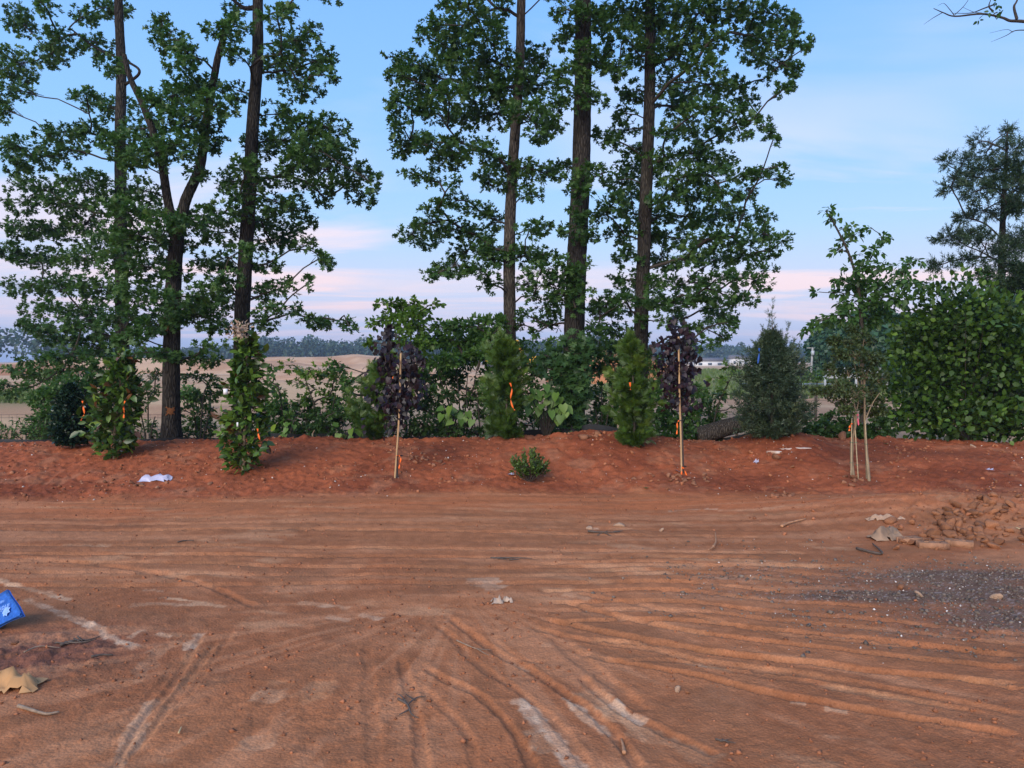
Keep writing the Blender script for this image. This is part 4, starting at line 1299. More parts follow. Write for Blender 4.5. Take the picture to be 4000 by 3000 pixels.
plant('undergrowth_bush', 'open twiggy brush left of the forked oak trunk', 'shrub', stem_pts(320, 962, 13.5, [(320, 850), (300, 880), (335, 900)]),
      R1([(1130, 720, 80, 50), (1180, 820, 60, 50), (1100, 820, 80, 60), (1080, 920, 60, 60), (1140, 1100, 70, 50), (1180, 1180, 60, 40), (1100, 1170, 70, 50), (1200, 700, 50, 40)], 13.8, .4), dict(BRUSH, dens=3.2, tpl='narrow'),
      'wild shrubs behind the bank', bark='twig', trunk='stem', rscale=.8)
plant('undergrowth_bush', 'sparse brush between the forked oak trunk and the tall magnolia', 'shrub', stem_pts(430, 962, 13.6, [(440, 850), (420, 900), (460, 880)]),
      R1([(1440, 720, 90, 50), (1520, 900, 90, 70), (1560, 1000, 90, 70), (1480, 1080, 80, 60), (1580, 1110, 80, 70), (1430, 1160, 70, 40), (1550, 1190, 90, 40), (1640, 850, 70, 80), (1600, 750, 70, 50), (1400, 980, 30, 40)], 13.8, .4), dict(BRUSH, dens=3.6),
      'wild shrubs behind the bank', bark='twig', trunk='stem', rscale=.8)
def grid_puffs(RR, x0, x1, y0, y1, sx, sy, keep, d, dz=.4):
    l = []
    for yy in np.arange(y0, y1, sy):
        for xx in np.arange(x0, x1, sx):
            if rng.random() < keep:
                l.append((xx + rng.uniform(-.5, .5) * sx, yy + rng.uniform(-.5, .5) * sy, sx * .75, sy * .7))
    return RR(l, d, dz)


HEDGE = dict(BRUSH, L=.09, dens=3.2)
plant('hedge_growth', 'deep hedge growth under the broad wild shrub left of the grey-trunked oak', 'shrub', stem_pts(1000, 955, 14.3, [(960, 900), (1000, 880), (1040, 890)]), grid_puffs(R2, 1260, 1900, 640, 1180, 100, 85, .75, 14.3), HEDGE,
      'wild shrubs behind the bank', bark='twig', trunk='stem', rscale=.8)
plant('hedge_growth', 'deep hedge growth between the grey-trunked oak and the thickest trunk', 'shrub', stem_pts(1160, 955, 14.2, [(1140, 880), (1170, 860), (1190, 890)]), grid_puffs(R3, 60, 560, 480, 1140, 95, 85, .72, 14.2), dict(HEDGE, mat='bush'),
      'wild shrubs behind the bank', bark='twig', trunk='stem', rscale=.8)
plant('hedge_growth', 'deep hedge growth between the thickest trunk and the fullest oak', 'shrub', stem_pts(1310, 955, 14.3, [(1300, 880), (1330, 870), (1350, 890)]), grid_puffs(R3, 760, 1320, 420, 1120, 100, 85, .6, 14.3), HEDGE,
      'wild shrubs behind the bank', bark='twig', trunk='stem', rscale=.8)
plant('hedge_growth', 'leafy hedge growth around the widest arborvitae', 'shrub', stem_pts(790, 955, 13.5, [(780, 880), (800, 850), (760, 900)]), grid_puffs(R2, 640, 1010, 640, 1180, 90, 85, .8, 13.5), dict(HEDGE, mat='bush', L=.09),
      'wild shrubs behind the bank', bark='twig', trunk='stem', rscale=.8)
plant('hedge_growth', 'low dense hedge growth right of the tall magnolia below the spreading sapling', 'shrub', stem_pts(680, 955, 13.6, [(640, 920), (680, 900), (720, 920)]), grid_puffs(R7, 0, 1150, 960, 1500, 150, 110, .85, 13.6), dict(HEDGE, dens=4.2),
      'wild shrubs behind the bank', bark='twig', trunk='stem', rscale=.8)
plant('hedge_growth', 'shaded hedge growth behind the right purple tree and fallen log', 'shrub', stem_pts(1480, 955, 13.9, [(1460, 890), (1500, 900), (1530, 920)]), grid_puffs(R3, 1280, 1760, 860, 1180, 95, 80, .75, 13.9), HEDGE,
      'wild shrubs behind the bank', bark='twig', trunk='stem', rscale=.8)
plant('hedge_growth', 'low hedge growth left of the forked oak foot behind the shorter magnolia', 'shrub', stem_pts(220, 962, 14.2, [(220, 900), (250, 890), (200, 900)]), grid_puffs(R1, 380, 1000, 720, 1180, 100, 85, .55, 14.2), HEDGE,
      'wild shrubs behind the bank', bark='twig', trunk='stem', rscale=.8)
plant('field_bush', 'round green bush alone in the field behind the forked oak', 'bush', [(np.vstack([gpt(405, 868, 26), at(405 * K, 845 * K, 26)]), .05, .02)],
      puffs_px([(405, 848, 22, 16, 0), (393, 858, 18, 12, 0), (418, 858, 18, 12, 0)], 0, 0, K, 26, .3), dict(BUSH, L=.14, dens=6), bark='twig', trunk='stem')
# sapling tree with hanging leaves, right
plant('young_tree', 'gangly young tree with hanging leaves standing against the right sky', 'tree',
      [(np.vstack([gpt(1862, 950, 13.6), px_line([(1862, 760), (1858, 660), (1850, 600), (1830, 540), (1800, 480), (1783, 455)], 13.6)]), .045, .010),
       (px_line([(1852, 610), (1880, 560), (1905, 520)], 13.6), .015, .006), (px_line([(1860, 680), (1900, 620), (1960, 600)], 13.6), .02, .008)],
      RZ([(290, 1045, 30, 18), (330, 1090, 35, 22), (390, 1130, 40, 22), (440, 1165, 35, 22), (385, 1215, 35, 26), (345, 1245, 40, 18), (515, 1135, 25, 14), (565, 1180, 40, 22), (600, 1185, 25, 18), (525, 1250, 40, 26), (460, 1270, 40, 26), (440, 1330, 60, 30),
          (560, 1325, 60, 20), (380, 1400, 70, 35), (440, 1430, 70, 35), (510, 1400, 60, 40), (560, 1420, 55, 40), (345, 1455, 45, 30), (255, 1455, 36, 12), (420, 1510, 70, 45), (510, 1500, 70, 45), (580, 1470, 50, 35), (650, 1350, 45, 30),
          (720, 1305, 55, 22), (690, 1400, 60, 35), (640, 1480, 60, 45), (740, 1420, 60, 35), (250, 1600, 60, 25), (330, 1590, 70, 35), (400, 1570, 70, 45), (200, 1640, 50, 22), (480, 1590, 70, 50), (560, 1560, 70, 50)], 13.6, .5),
      dict(tpl='ovate', L=.115, k=5, dens=4.2, mat='bush', droop=1.0), bark='twig', trunk='trunk', rscale=.6)
# cedar at the right edge
CED = [(1185, 665, 26, 40), (1050, 700, 22, 40), (1085, 760, 36, 40), (1195, 740, 40, 50), (1255, 715, 26, 34), (890, 815, 26, 40), (978, 800, 26, 48), (1000, 880, 50, 45), (1080, 850, 55, 45), (1180, 840, 60, 50), (1250, 850, 50, 55), (910, 930, 50, 30),
       (1030, 955, 60, 40), (1130, 930, 60, 45), (1230, 950, 60, 45), (1070, 1050, 70, 30), (990, 1085, 50, 24), (1200, 1050, 60, 40), (1270, 1010, 60, 50), (885, 1180, 40, 34), (950, 1200, 50, 30), (1040, 1165, 60, 30), (1090, 1210, 60, 34), (1100, 1280, 70, 34),
       (1200, 1250, 60, 45), (1250, 1180, 60, 50), (1180, 1350, 60, 45), (1260, 1350, 60, 60), (1100, 1380, 60, 45), (1000, 1290, 50, 24), (860, 1320, 60, 30), (1330, 850, 70, 60), (1350, 1000, 80, 60), (1350, 1180, 90, 60), (1340, 1340, 80, 60), (1260, 1450, 80, 60), (1180, 1450, 80, 60)]
plant('cedar_tree', 'dark cedar with ragged upswept branches at the right edge', 'tree', [(np.vstack([gpt(2170, 960, 16.5), px_line([(2168, 760), (2163, 620), (2166, 480), (2172, 370), (2176, 285)], 16.5)]), .12, .02)],
      RZ(CED, 16.5, .9), dict(tpl='needle', L=.22, k=8, dens=15, mat='cedar', droop=.0, flat=.4, spread=.6), bark='bark', slope=.7)
# mid-distance trees right of the juniper
for u, v, d, w, h, lab in ((1885, 735, 48, 2.2, 2.3, 'dark bushy tree beyond the field behind the staked multi-stem tree'), (1795, 755, 60, 2.2, 2.2, 'smaller dark tree beside the far pole at the field edge'),
                           (1960, 745, 40, 1.5, 2.0, 'dark tree beyond the field left of the big glossy shrub top'), (2130, 760, 34, 2.6, 2.2, 'dark tree behind the big glossy shrub under the cedar')):
    c = at(u * K, v * K, d)
    root = tag(empty('field_tree', (c[0], c[1], 0)), lab, 'tree', 'trees at the field edge')
    B = MB()
    B.tube(np.array([[c[0], c[1], -.2], [c[0] + .2, c[1], c[2] * .6], c]), [.25, .16, .08], 8)
    for k in range(5):
        B.tube(np.array([[c[0], c[1], c[2] * .5], c + rng.normal(size=3) * np.array([w, w, h]) * .35]), [.09, .03], 5)
    B.build('trunk', M['bark'], root)
    B = MB()
    tree_blob(B, c, w, h, 5200, .34, .5, 16)
    tree_blob(B, np.array([c[0], c[1], 1.5]), w, 1.4, 1600, .34, .4, 8)
    tag(B.build('crown', M['mid'], root), kind='stuff')

# ------------------------------------------------------------------ planted evergreens and nursery stock
def tape_strip(name, mat, pts, w=.022, parent=None):
    P = catmull(pts, 4)
    n = len(P)
    V, T = [], []
    for i, p in enumerate(P):
        a = i * .55
        off = np.array([math.cos(a), -.35 * math.sin(a), 0]) * w / 2
        V += [p - off, p + off, p - off + np.array([0, .0015, 0]), p + off + np.array([0, .0015, 0])]
    for i in range(n - 1):
        a = i * 4
        for q in ((0, 1, 5, 4), (2, 6, 7, 3), (1, 3, 7, 5), (0, 4, 6, 2)):
            T += [(a + q[0], a + q[1], a + q[2]), (a + q[0], a + q[2], a + q[3])]
    return link(name, mesh_from(name, V, T, mat), parent)


def px3(pts, d):
    return np.array([at(a * K, b * K, d) for a, b in pts])


def thuja(label, bx, by, top, wpx, seed, tape=None):
    b = hit(bx, by)
    d = b[1]
    tp = at(top[0] * K, top[1] * K, d)
    H = tp[2] - b[2]
    W = wpx * K * d / F_PX / 2
    root = tag(empty('arborvitae', b), label, 'shrub', 'arborvitae planted along the bank')
    TB = MB()
    TB.tube(catmull([b - [0, 0, .05], b * .5 + tp * .5 + [.02, 0, 0], tp], 8), np.linspace(.028, .004, 17), 7)
    TB.build('trunk', M['young_bark'], root)
    LB = MB()
    nb = int(66 * H / 1.6)
    for k in range(nb):
        t = ((k + rng.random()) / nb) ** 1.15
        a = rng.uniform(0, 2 * math.pi)
        R_ = W * np.interp(t, [0, .06, .25, .5, .7, .85, 1], [.7, .95, 1, .90, .72, .48, .16]) * rng.uniform(.35, 1.25)
        s0 = b + (tp - b) * max(t - .05, 0) * .97
        e = s0 + np.array([math.cos(a) * R_, math.sin(a) * R_ * .9, R_ * rng.uniform(.5, 1.1) + .04])
        m = 24
        f = rng.uniform(.25, 1.05, m)
        dv = (e - s0) / np.linalg.norm(e - s0)
        out = dv + rng.normal(size=(m, 3)) * .55
        nrm = np.array([-math.sin(a), math.cos(a), 0]) * .6 + rng.normal(size=(m, 3)) * .55 + np.array([0, -.6, .5])
        tb = .45 + rng.normal() * .14
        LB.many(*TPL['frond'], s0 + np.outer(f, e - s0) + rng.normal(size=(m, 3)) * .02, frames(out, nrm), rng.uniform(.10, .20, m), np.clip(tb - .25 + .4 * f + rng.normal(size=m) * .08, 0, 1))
    m = 14                                  # leading shoots
    tt = rng.uniform(.85, 1.02, m)
    pos = b + np.outer(tt, tp - b) + rng.normal(size=(m, 3)) * .03
    LB.many(*TPL['frond'], pos, frames(UP + rng.normal(size=(m, 3)) * .3, rng.normal(size=(m, 3))), rng.uniform(.12, .22, m), np.full(m, .7))
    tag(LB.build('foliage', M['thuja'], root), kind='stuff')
    if tape:
        o = tape_strip('flagging_tape', M['tape'], px3(tape, d - W - .03), .03, root)


thuja('arborvitae left of the left purple tree, widest of the three', 810, 952, (842, 768), 118, 3, [(824, 802), (836, 804), (846, 805), (848, 818)])
thuja('arborvitae with a long orange ribbon in front of the grey-trunked oak', 1096, 950, (1086, 725), 88, 5, [(1102, 827), (1106, 842), (1103, 860), (1107, 878), (1112, 886)])
thuja('tallest arborvitae with a short orange ribbon near the fullest oak', 1370, 966, (1362, 732), 98, 9, [(1361, 826), (1362, 842)])


def juniper():
    b = hit(1668, 942)
    d = b[1]
    tp = at(1668 * K, 668 * K, d)
    H = tp[2] - b[2]
    W = 146 * K * d / F_PX / 2
    root = tag(empty('juniper_shrub', b), 'blue-grey bushy juniper with wispy top on a small mound', 'shrub')
    TB = MB()
    TB.tube(catmull([b - [0, 0, .05], b * .5 + tp * .5, tp - [0, 0, .1]], 8), np.linspace(.035, .004, 17), 7)
    for k in range(26):
        t = rng.uniform(.15, .85)
        s = b + (tp - b) * t
        a = rng.uniform(0, 6.28)
        e = s + np.array([math.cos(a), math.sin(a), 1.1]) * W * rng.uniform(.35, .8) * (1.1 - t)
        TB.tube(np.array([s, (s + e) / 2 + rng.normal(size=3) * .02, e]), [.009, .006, .003], 4)
    TB.build('trunk', M['young_bark'], root)
    LB = MB()
    for k in range(330):
        t = ((k + rng.random()) / 330) ** 1.3 * .84
        a = rng.uniform(0, 2 * math.pi)
        R_ = W * np.interp(t, [0, .08, .2, .4, .54, .64, .74, .84], [.6, .92, 1.05, 1.0, .84, .58, .26, .12]) * rng.uniform(.5, 1.15)
        s0 = b + (tp - b) * max(t - .06, 0)
        e = s0 + np.array([math.cos(a) * R_, math.sin(a) * R_, R_ * rng.uniform(.1, .75) + .02])
        m = 26
        f = rng.uniform(.35, 1.05, m)
        out = (e - s0) / np.linalg.norm(e - s0) + rng.normal(size=(m, 3)) * .7 + [0, 0, .2]
        tb = .42 + rng.normal() * .16
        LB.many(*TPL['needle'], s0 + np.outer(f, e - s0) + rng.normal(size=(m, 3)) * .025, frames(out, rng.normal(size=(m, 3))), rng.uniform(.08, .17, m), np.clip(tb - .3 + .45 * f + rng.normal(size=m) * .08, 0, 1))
    for bx, by, tx, ty in ((1668, 760, 1658, 672), (1672, 770, 1668, 645), (1690, 770, 1703, 700), (1650, 770, 1646, 705), (1700, 800, 1716, 735), (1705, 830, 1724, 745), (1640, 800, 1632, 745)):
        a, e = at(bx * K, by * K, d), at(tx * K, ty * K, d)
        m = 60
        tt = rng.random(m)
        p = a + np.outer(tt, e - a) + rng.normal(size=(m, 3)) * .03 * (1.1 - tt)[:, None]
        LB.many(*TPL['needle'], p, frames((e - a) / np.linalg.norm(e - a) + rng.normal(size=(m, 3)) * .5, rng.normal(size=(m, 3))), rng.uniform(.05, .11, m), np.clip(.7 + rng.normal(size=m) * .15, 0, 1))
    tag(LB.build('foliage', M['juniper'], root), kind='stuff')
    tape_strip('blue_tie', M['tape_blue'], px3([(1640, 752), (1640, 765), (1637, 785)], d - W * .8), .03, root)


juniper()


def leaf_variants(name, tpl, mat, n=4, L=1.0):
    out = []
    for k in range(n):
        V, T = TPL[tpl]
        V = V.copy()
        V[:, 2] += -.12 * (k - 1.5) * V[:, 1] ** 2 + .02 * k * np.abs(V[:, 0])
        V[:, 0] *= 1 + .08 * (k - 1.5)
        # thin but solid blade
        n0 = len(V)
        V2 = np.vstack([V, V - [0, 0, .012]])
        T2 = np.vstack([T, np.asarray(T)[:, ::-1] + n0])
        out.append(mesh_from(name, V2, T2, mat, smooth=True))
    return out


def hang_leaves(root, name, meshes, pos, mats, size):
    inv = Matrix.Translation(-Vector(root.location))
    for i in range(len(pos)):
        o = bpy.data.objects.new(name, meshes[i % len(meshes)])
        m = Matrix([[*(mats[i][r] * size[i]), pos[i][r]] for r in range(3)] + [[0, 0, 0, 1]])
        o.matrix_basis = m
        o.parent = root
        o.matrix_parent_inverse = inv
        col.objects.link(o)


MAG_LEAF = leaf_variants('leaf', 'ovate', M['magnolia'])
PUR_LEAF = leaf_variants('leaf', 'heart', M['purple'])
HEA_LEAF = leaf_variants('leaf', 'heart', M['heart'])
LAU_LEAF = leaf_variants('leaf', 'round', M['laurel_obj'])


def magnolia(label, bx, by, top, wl, wr, n, tape, seed, flowers=False):
    b = hit(bx, by)
    d = b[1]
    tp = at(top[0] * K, top[1] * K, d)
    H = tp[2] - b[2]
    s = K * d / F_PX
    root = tag(empty('magnolia_tree', b), label, 'shrub', 'young magnolias on the bank')
    TB = MB()
    stem = catmull([b - [0, 0, .06], b + [.03, 0, H * .3], b * .4 + tp * .6 + [.03, .02, 0], tp], 8)
    TB.tube(stem, np.linspace(.027, .005, len(stem)), 8)
    pos, out = [], []
    for k in range(n // 7):
        t = (.10 + .9 * (k + rng.random()) / (n // 7)) ** 1.0
        i = min(len(stem) - 1, int(t * (len(stem) - 1)))
        a = rng.uniform(0, 6.283)
        side = wr if math.cos(a) > 0 else wl
        r = side * s * np.interp(t, [0, .12, .35, .6, .85, 1], [.42, .8, 1.0, .82, .5, .22]) * rng.uniform(.45, 1.0)
        tip = stem[i] + np.array([math.cos(a) * r, math.sin(a) * r * .9, r * .45])
        TB.tube(np.array([stem[i] - [0, 0, .05], (stem[i] + tip) / 2 - [0, 0, .02], tip]), [.007, .005, .003], 4)
        for q in range(7):
            f = rng.uniform(.35, 1.05)
            pos.append(stem[i] * (1 - f) + tip * f + rng.normal(size=3) * .03)
            o = (tip - stem[i]) / (np.linalg.norm(tip - stem[i]) + 1e-6)
            out.append(o * .7 + rng.normal(size=3) * .65 + np.array([0, -.1, .15 if t > .25 else -.35]))
    TB.build('trunk', M['stem_tan'], root)
    pos, out = np.array(pos), np.array(out)
    hang_leaves(root, 'leaf', MAG_LEAF, pos, frames(out, UP * .8 + np.array([0, -.5, 0]) + rng.normal(size=pos.shape) * .5), rng.uniform(.12, .19, len(pos)))
    LB = MB()                                 # inner shade leaves
    m = n * 3
    t = rng.uniform(.06, .97, m)
    i = (t * (len(stem) - 1)).astype(int)
    a = rng.uniform(0, 6.283, m)
    r = (wl + wr) / 2 * s * .62 * np.interp(t, [0, .12, .35, .6, .85, 1], [.42, .8, 1.0, .82, .5, .22]) * rng.random(m) ** .5
    p = stem[i] + np.stack([np.cos(a) * r, np.sin(a) * r, r * .3], 1)
    LB.many(*TPL['ovate'], p, frames(rng.normal(size=(m, 3)) + np.stack([np.cos(a), np.sin(a), np.full(m, .2)], 1), UP + rng.normal(size=(m, 3)) * .6), rng.uniform(.09, .15, m), rng.random(m))
    tag(LB.build('inner_leaves', M['laurel'], root), kind='stuff')
    for tp_ in tape:
        tape_strip('flagging_tape', M['tape'], px3(tp_, d - .25), .026, root)
    if flowers:
        FB = MB()
        c = tp + np.array([-.06, -.05, .02])
        m = 170
        dd = rng.normal(size=(m, 3))
        dd /= np.linalg.norm(dd, axis=1)[:, None]
        FB.many(*TPL['narrow'], c + dd * rng.uniform(.02, .17, (m, 1)), frames(dd + rng.normal(size=(m, 3)), rng.normal(size=(m, 3))), rng.uniform(.035, .075, m), rng.random(m))
        FB.build('withered_leaves', M['dry'], root)
        TG = MB()
        TG.box(at(487 * K, 846 * K, d - .3), (.055, .004, .075), rotz(.3) @ np.array([[1, 0, 0], [0, 1, 0], [0, 0, 1]]))
        TG.build('plant_tag', M['tag_white'], root)
        TG = MB()
        TG.box(at(513 * K, 917 * K, d - .28), (.022, .004, .06))
        TG.build('plant_tag', M['tag_white'], root)


magnolia('shorter brown-tinged magnolia next to the dark holly', 246, 988, (258, 758), 84, 76, 294, [[(270, 866), (267, 878), (268, 892), (267, 903)]], 1)
magnolia('tall magnolia with a withered pale tuft at its top', 525, 1022, (530, 720), 70, 80, 294, [[(556, 926), (558, 938), (561, 950)]], 2, True)


def holly():
    b = hit(155, 970)
    d = b[1]
    s = K * d / F_PX
    root = tag(empty('holly_shrub', b), 'dark glossy conical holly with an orange ribbon', 'shrub')
    H = 128 * s
    TB = MB()
    TB.tube(np.array([b - [0, 0, .05], b + [0, 0, H * .5], b + [0, 0, H * .95]]), [.022, .014, .004], 7)
    TB.build('trunk', M['young_bark'], root)
    LB = MB()
    n = 5200
    t = rng.random(n) ** 1.2
    a = rng.uniform(0, 6.283, n)
    r = 40 * s * np.interp(t, [0, .1, .35, .7, 1], [.7, .95, 1, .75, .12]) * (.8 + .35 * vnoise(a * 2, t * 8, 5)) * rng.random(n) ** .45
    p = b + np.stack([np.cos(a) * r, np.sin(a) * r, .08 + t * H], 1)
    o = np.stack([np.cos(a), np.sin(a), .4 + 0 * a], 1) + rng.normal(size=(n, 3)) * .6
    LB.many(*TPL['round'], p, frames(o, UP + rng.normal(size=(n, 3)) * .6), rng.uniform(.045, .075, n), np.clip(.4 + rng.normal(size=n) * .2, 0, 1))
    tag(LB.build('foliage', M['holly'], root), kind='stuff')
    tape_strip('flagging_tape', M['tape'], px3([(178, 866), (180, 880), (182, 894), (178, 902), (175, 908)], d - .3), .03, root)


holly()


def purple_tree(label, stake, trunk, columns, tapes, ties=()):
    b = hit(*stake[0])
    d = b[1]
    root = tag(empty('purple_leaved_tree', b), label, 'tree', 'staked purple-leaved young trees')
    TB = MB()
    tr = np.vstack([b + [.03, .06, -.06], px3(trunk, d + .07)])
    tr = catmull(tr, 6)
    TB.tube(tr, np.linspace(.017, .006, len(tr)), 7)
    pos, out = [], []
    for cx0, cy0, cx1, cy1, w, n in columns:
        a, e = at(cx0 * K, cy0 * K, d + .07), at(cx1 * K, cy1 * K, d + .07)
        i = int(np.argmin(np.linalg.norm(tr - a, axis=1)))
        TB.tube(np.array([tr[i], (tr[i] + a) / 2, a, (a + e) / 2 + [.02, 0, 0], e]), [.008, .007, .006, .005, .002], 5)
        for k in range(n):
            f = rng.random()
            p = a + (e - a) * f + rng.normal(size=3) * np.array([w, w, .03]) * K * d / F_PX * np.interp(f, [0, .3, .8, 1], [.5, .55, .4, .15])
            pos.append(p)
            out.append(np.array([rng.normal() * .4, -.25 + rng.normal() * .4, -1.0 + rng.random() * .5]))
    TB.build('trunk', M['young_bark'], root)
    pos, out = np.array(pos), np.array(out)
    hang_leaves(root, 'leaf', PUR_LEAF, pos, frames(out, np.array([0, -1.0, .5]) + rng.normal(size=pos.shape) * .6), rng.uniform(.055, .095, len(pos)))
    m = 420
    k = rng.integers(0, len(pos), m)
    LB = MB()
    LB.many(*TPL['heart'], pos[k] + rng.normal(size=(m, 3)) * [.035, .05, .06] + [0, .05, 0], frames(out[k] + rng.normal(size=(m, 3)) * .3, np.array([0, -1.0, .4]) + rng.normal(size=(m, 3)) * .6), rng.uniform(.05, .09, m), rng.random(m))
    tag(LB.build('inner_leaves', M['purple_in'], root), kind='stuff')
    SB = MB()
    st = np.vstack([b + [0, 0, -.1], px3(stake[1:], d)])
    SB.tube(catmull(st, 6), .0145, 4, cap=True)
    SB.build('stake', M['wood_stake'], root)
    for tp_, dd in tapes:
        tape_strip('flagging_tape', M['tape'], px3(tp_, d - dd), .022, root)
    for u, v in ties:
        c = at(u * K, v * K, d)
        B = MB()
        th = np.linspace(0, 6.283, 13)
        B.tube(np.stack([c[0] + .02 + .045 * np.cos(th), c[1] + .03 + .05 * np.sin(th), np.full(13, c[2])], 1), .006, 5)
        B.build('tie', M['black'], root)


purple_tree('left staked purple-leaved tree with two dark leafy columns', [(852, 1033), (858, 965), (863, 880), (866, 762)], [(858, 965), (862, 880), (864, 800), (858, 760)],
            [(838, 880, 840, 702, 32, 92), (880, 870, 886, 735, 34, 82), (858, 900, 860, 800, 28, 60), (836, 800, 822, 745, 18, 20), (895, 800, 904, 752, 16, 18), (845, 930, 875, 860, 36, 26)],
            [([(861, 984), (866, 990), (864, 1000), (862, 1012)], .02), ([(856, 985), (861, 983), (864, 984)], .02)], [(859, 985)])
purple_tree('right staked purple-leaved tree with a straight pale stake', [(1473, 1028), (1471, 950), (1468, 850), (1466, 727)], [(1474, 950), (1470, 860), (1468, 780), (1464, 720)],
            [(1450, 850, 1456, 690, 28, 84), (1482, 840, 1480, 705, 28, 80), (1466, 880, 1468, 790, 30, 62), (1488, 890, 1485, 820, 20, 30), (1440, 810, 1436, 745, 14, 24), (1500, 800, 1498, 760, 12, 14)],
            [([(1467, 908), (1463, 914), (1463, 925), (1462, 938)], .02), ([(1474, 1008), (1473, 1018), (1471, 1030)], .02), ([(1474, 1008), (1480, 1018), (1484, 1030)], .02)], [(1468, 908), (1474, 1008)])


def small_shrub():
    b = hit(1145, 1042)
    d = b[1]
    s = K * d / F_PX
    root = tag(empty('round_shrub', b), 'small round leafy shrub low on the bank', 'shrub')
    c = b + [0, .05, 36 * s]
    TB = MB()
    LB = MB()
    for k in range(95):
        v = rng.normal(size=3)
        v[2] = abs(v[2]) * .9 - .35
        v /= np.linalg.norm(v)
        e = c + v * np.array([42 * s, 42 * s, 36 * s]) * rng.uniform(.7, 1.06)
        TB.tube(np.array([b, (b + e) / 2 + rng.normal(size=3) * .02, e]), [.006, .004, .002], 4)
        m = 22
        f = rng.uniform(.6, 1.02, m)
        dv = (e - b) / np.linalg.norm(e - b)
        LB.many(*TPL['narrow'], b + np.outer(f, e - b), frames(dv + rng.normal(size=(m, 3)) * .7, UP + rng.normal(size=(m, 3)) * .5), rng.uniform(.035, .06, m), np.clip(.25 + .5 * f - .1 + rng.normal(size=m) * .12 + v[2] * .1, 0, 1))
    TB.build('stems', M['young_bark'], root)
    tag(LB.build('foliage', M['shrub'], root), kind='stuff')


small_shrub()


def laurel():
    b = hit(2085, 958)
    d = 12.9
    s = K * d / F_PX
    foot = np.array([at(2085 * K, 950 * K, d)[0], d, float(base_height(np.array([4.0]), np.array([d]))[0]) - .05])
    root = tag(empty('broadleaf_shrub', foot), 'huge rounded glossy broadleaf shrub at the right edge', 'shrub')
    TB = MB()
    LB = MB()
    P, O, Tn = [], [], []
    cx, cz = at(2095 * K, 790 * K, d)[[0, 2]]
    lobes = [(2100, 800, 180, 185), (2060, 690, 95, 95), (1995, 830, 85, 115), (2180, 810, 125, 125), (2050, 900, 135, 55), (2190, 905, 110, 55), (2020, 740, 70, 80), (2130, 690, 80, 70)]
    for (u, v, rx, rz) in lobes:
        c = at(u * K, v * K, d + rng.uniform(-.25, .45))
        rx, rz = rx * s, rz * s
        TB.tube(catmull([foot, foot * .5 + c * .5 + [0, .1, 0], c], 5), np.linspace(.04, .012, 11), 6)
        n = int(1750 * rx * rz / .8) + 160
        v_ = rng.normal(size=(n, 3))
        v_ /= np.linalg.norm(v_, axis=1)[:, None]
        an, pol = np.arctan2(v_[:, 1], v_[:, 0]), v_[:, 2]
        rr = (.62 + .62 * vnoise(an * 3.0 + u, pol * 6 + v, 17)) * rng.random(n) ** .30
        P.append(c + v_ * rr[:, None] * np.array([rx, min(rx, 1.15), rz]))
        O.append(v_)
        Tn.append(np.clip(.30 + .5 * (rr - .8) + .55 * (vnoise(an * 3 + u, pol * 6, 23) - .4) + rng.normal(size=n) * .16, 0, 1))  # tint darkens inward, painting the shade of the gaps into the leaf colour
    P, O, Tn = np.vstack(P), np.vstack(O), np.concatenate(Tn)
    keep = P[:, 2] > np.interp(P[:, 0], CREST_X, CREST_Z) - .02 + (P[:, 1] > 12.6) * -.4
    P, O, Tn = P[keep], O[keep], Tn[keep]
    ax = O * .8 + rng.normal(size=P.shape) * .6 + np.array([0, 0, .3])
    nm = UP * .8 + O * .6 + rng.normal(size=P.shape) * .5
    front = np.argsort(P[:, 1] + .1 * rng.random(len(P)))
    front = front[(P[front, 0] < 9.2)][:2600]
    front = rng.choice(front, 290, replace=False)
    mask = np.ones(len(P), bool)
    mask[front] = False
    hang_leaves(root, 'leaf', LAU_LEAF, P[front] - [0, .03, 0], frames(ax[front], nm[front]), rng.uniform(.08, .12, len(front)))
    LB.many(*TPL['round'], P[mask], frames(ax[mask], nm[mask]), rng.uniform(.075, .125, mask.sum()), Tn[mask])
    for k in range(60):
        p = P[rng.integers(len(P))]
        TB.tube(np.array([foot + [0, 0, .4], (foot + p) / 2, p]), [.012, .008, .003], 4)
    TB.build('stems', M['twig'], root)
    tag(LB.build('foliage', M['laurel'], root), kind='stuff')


laurel()


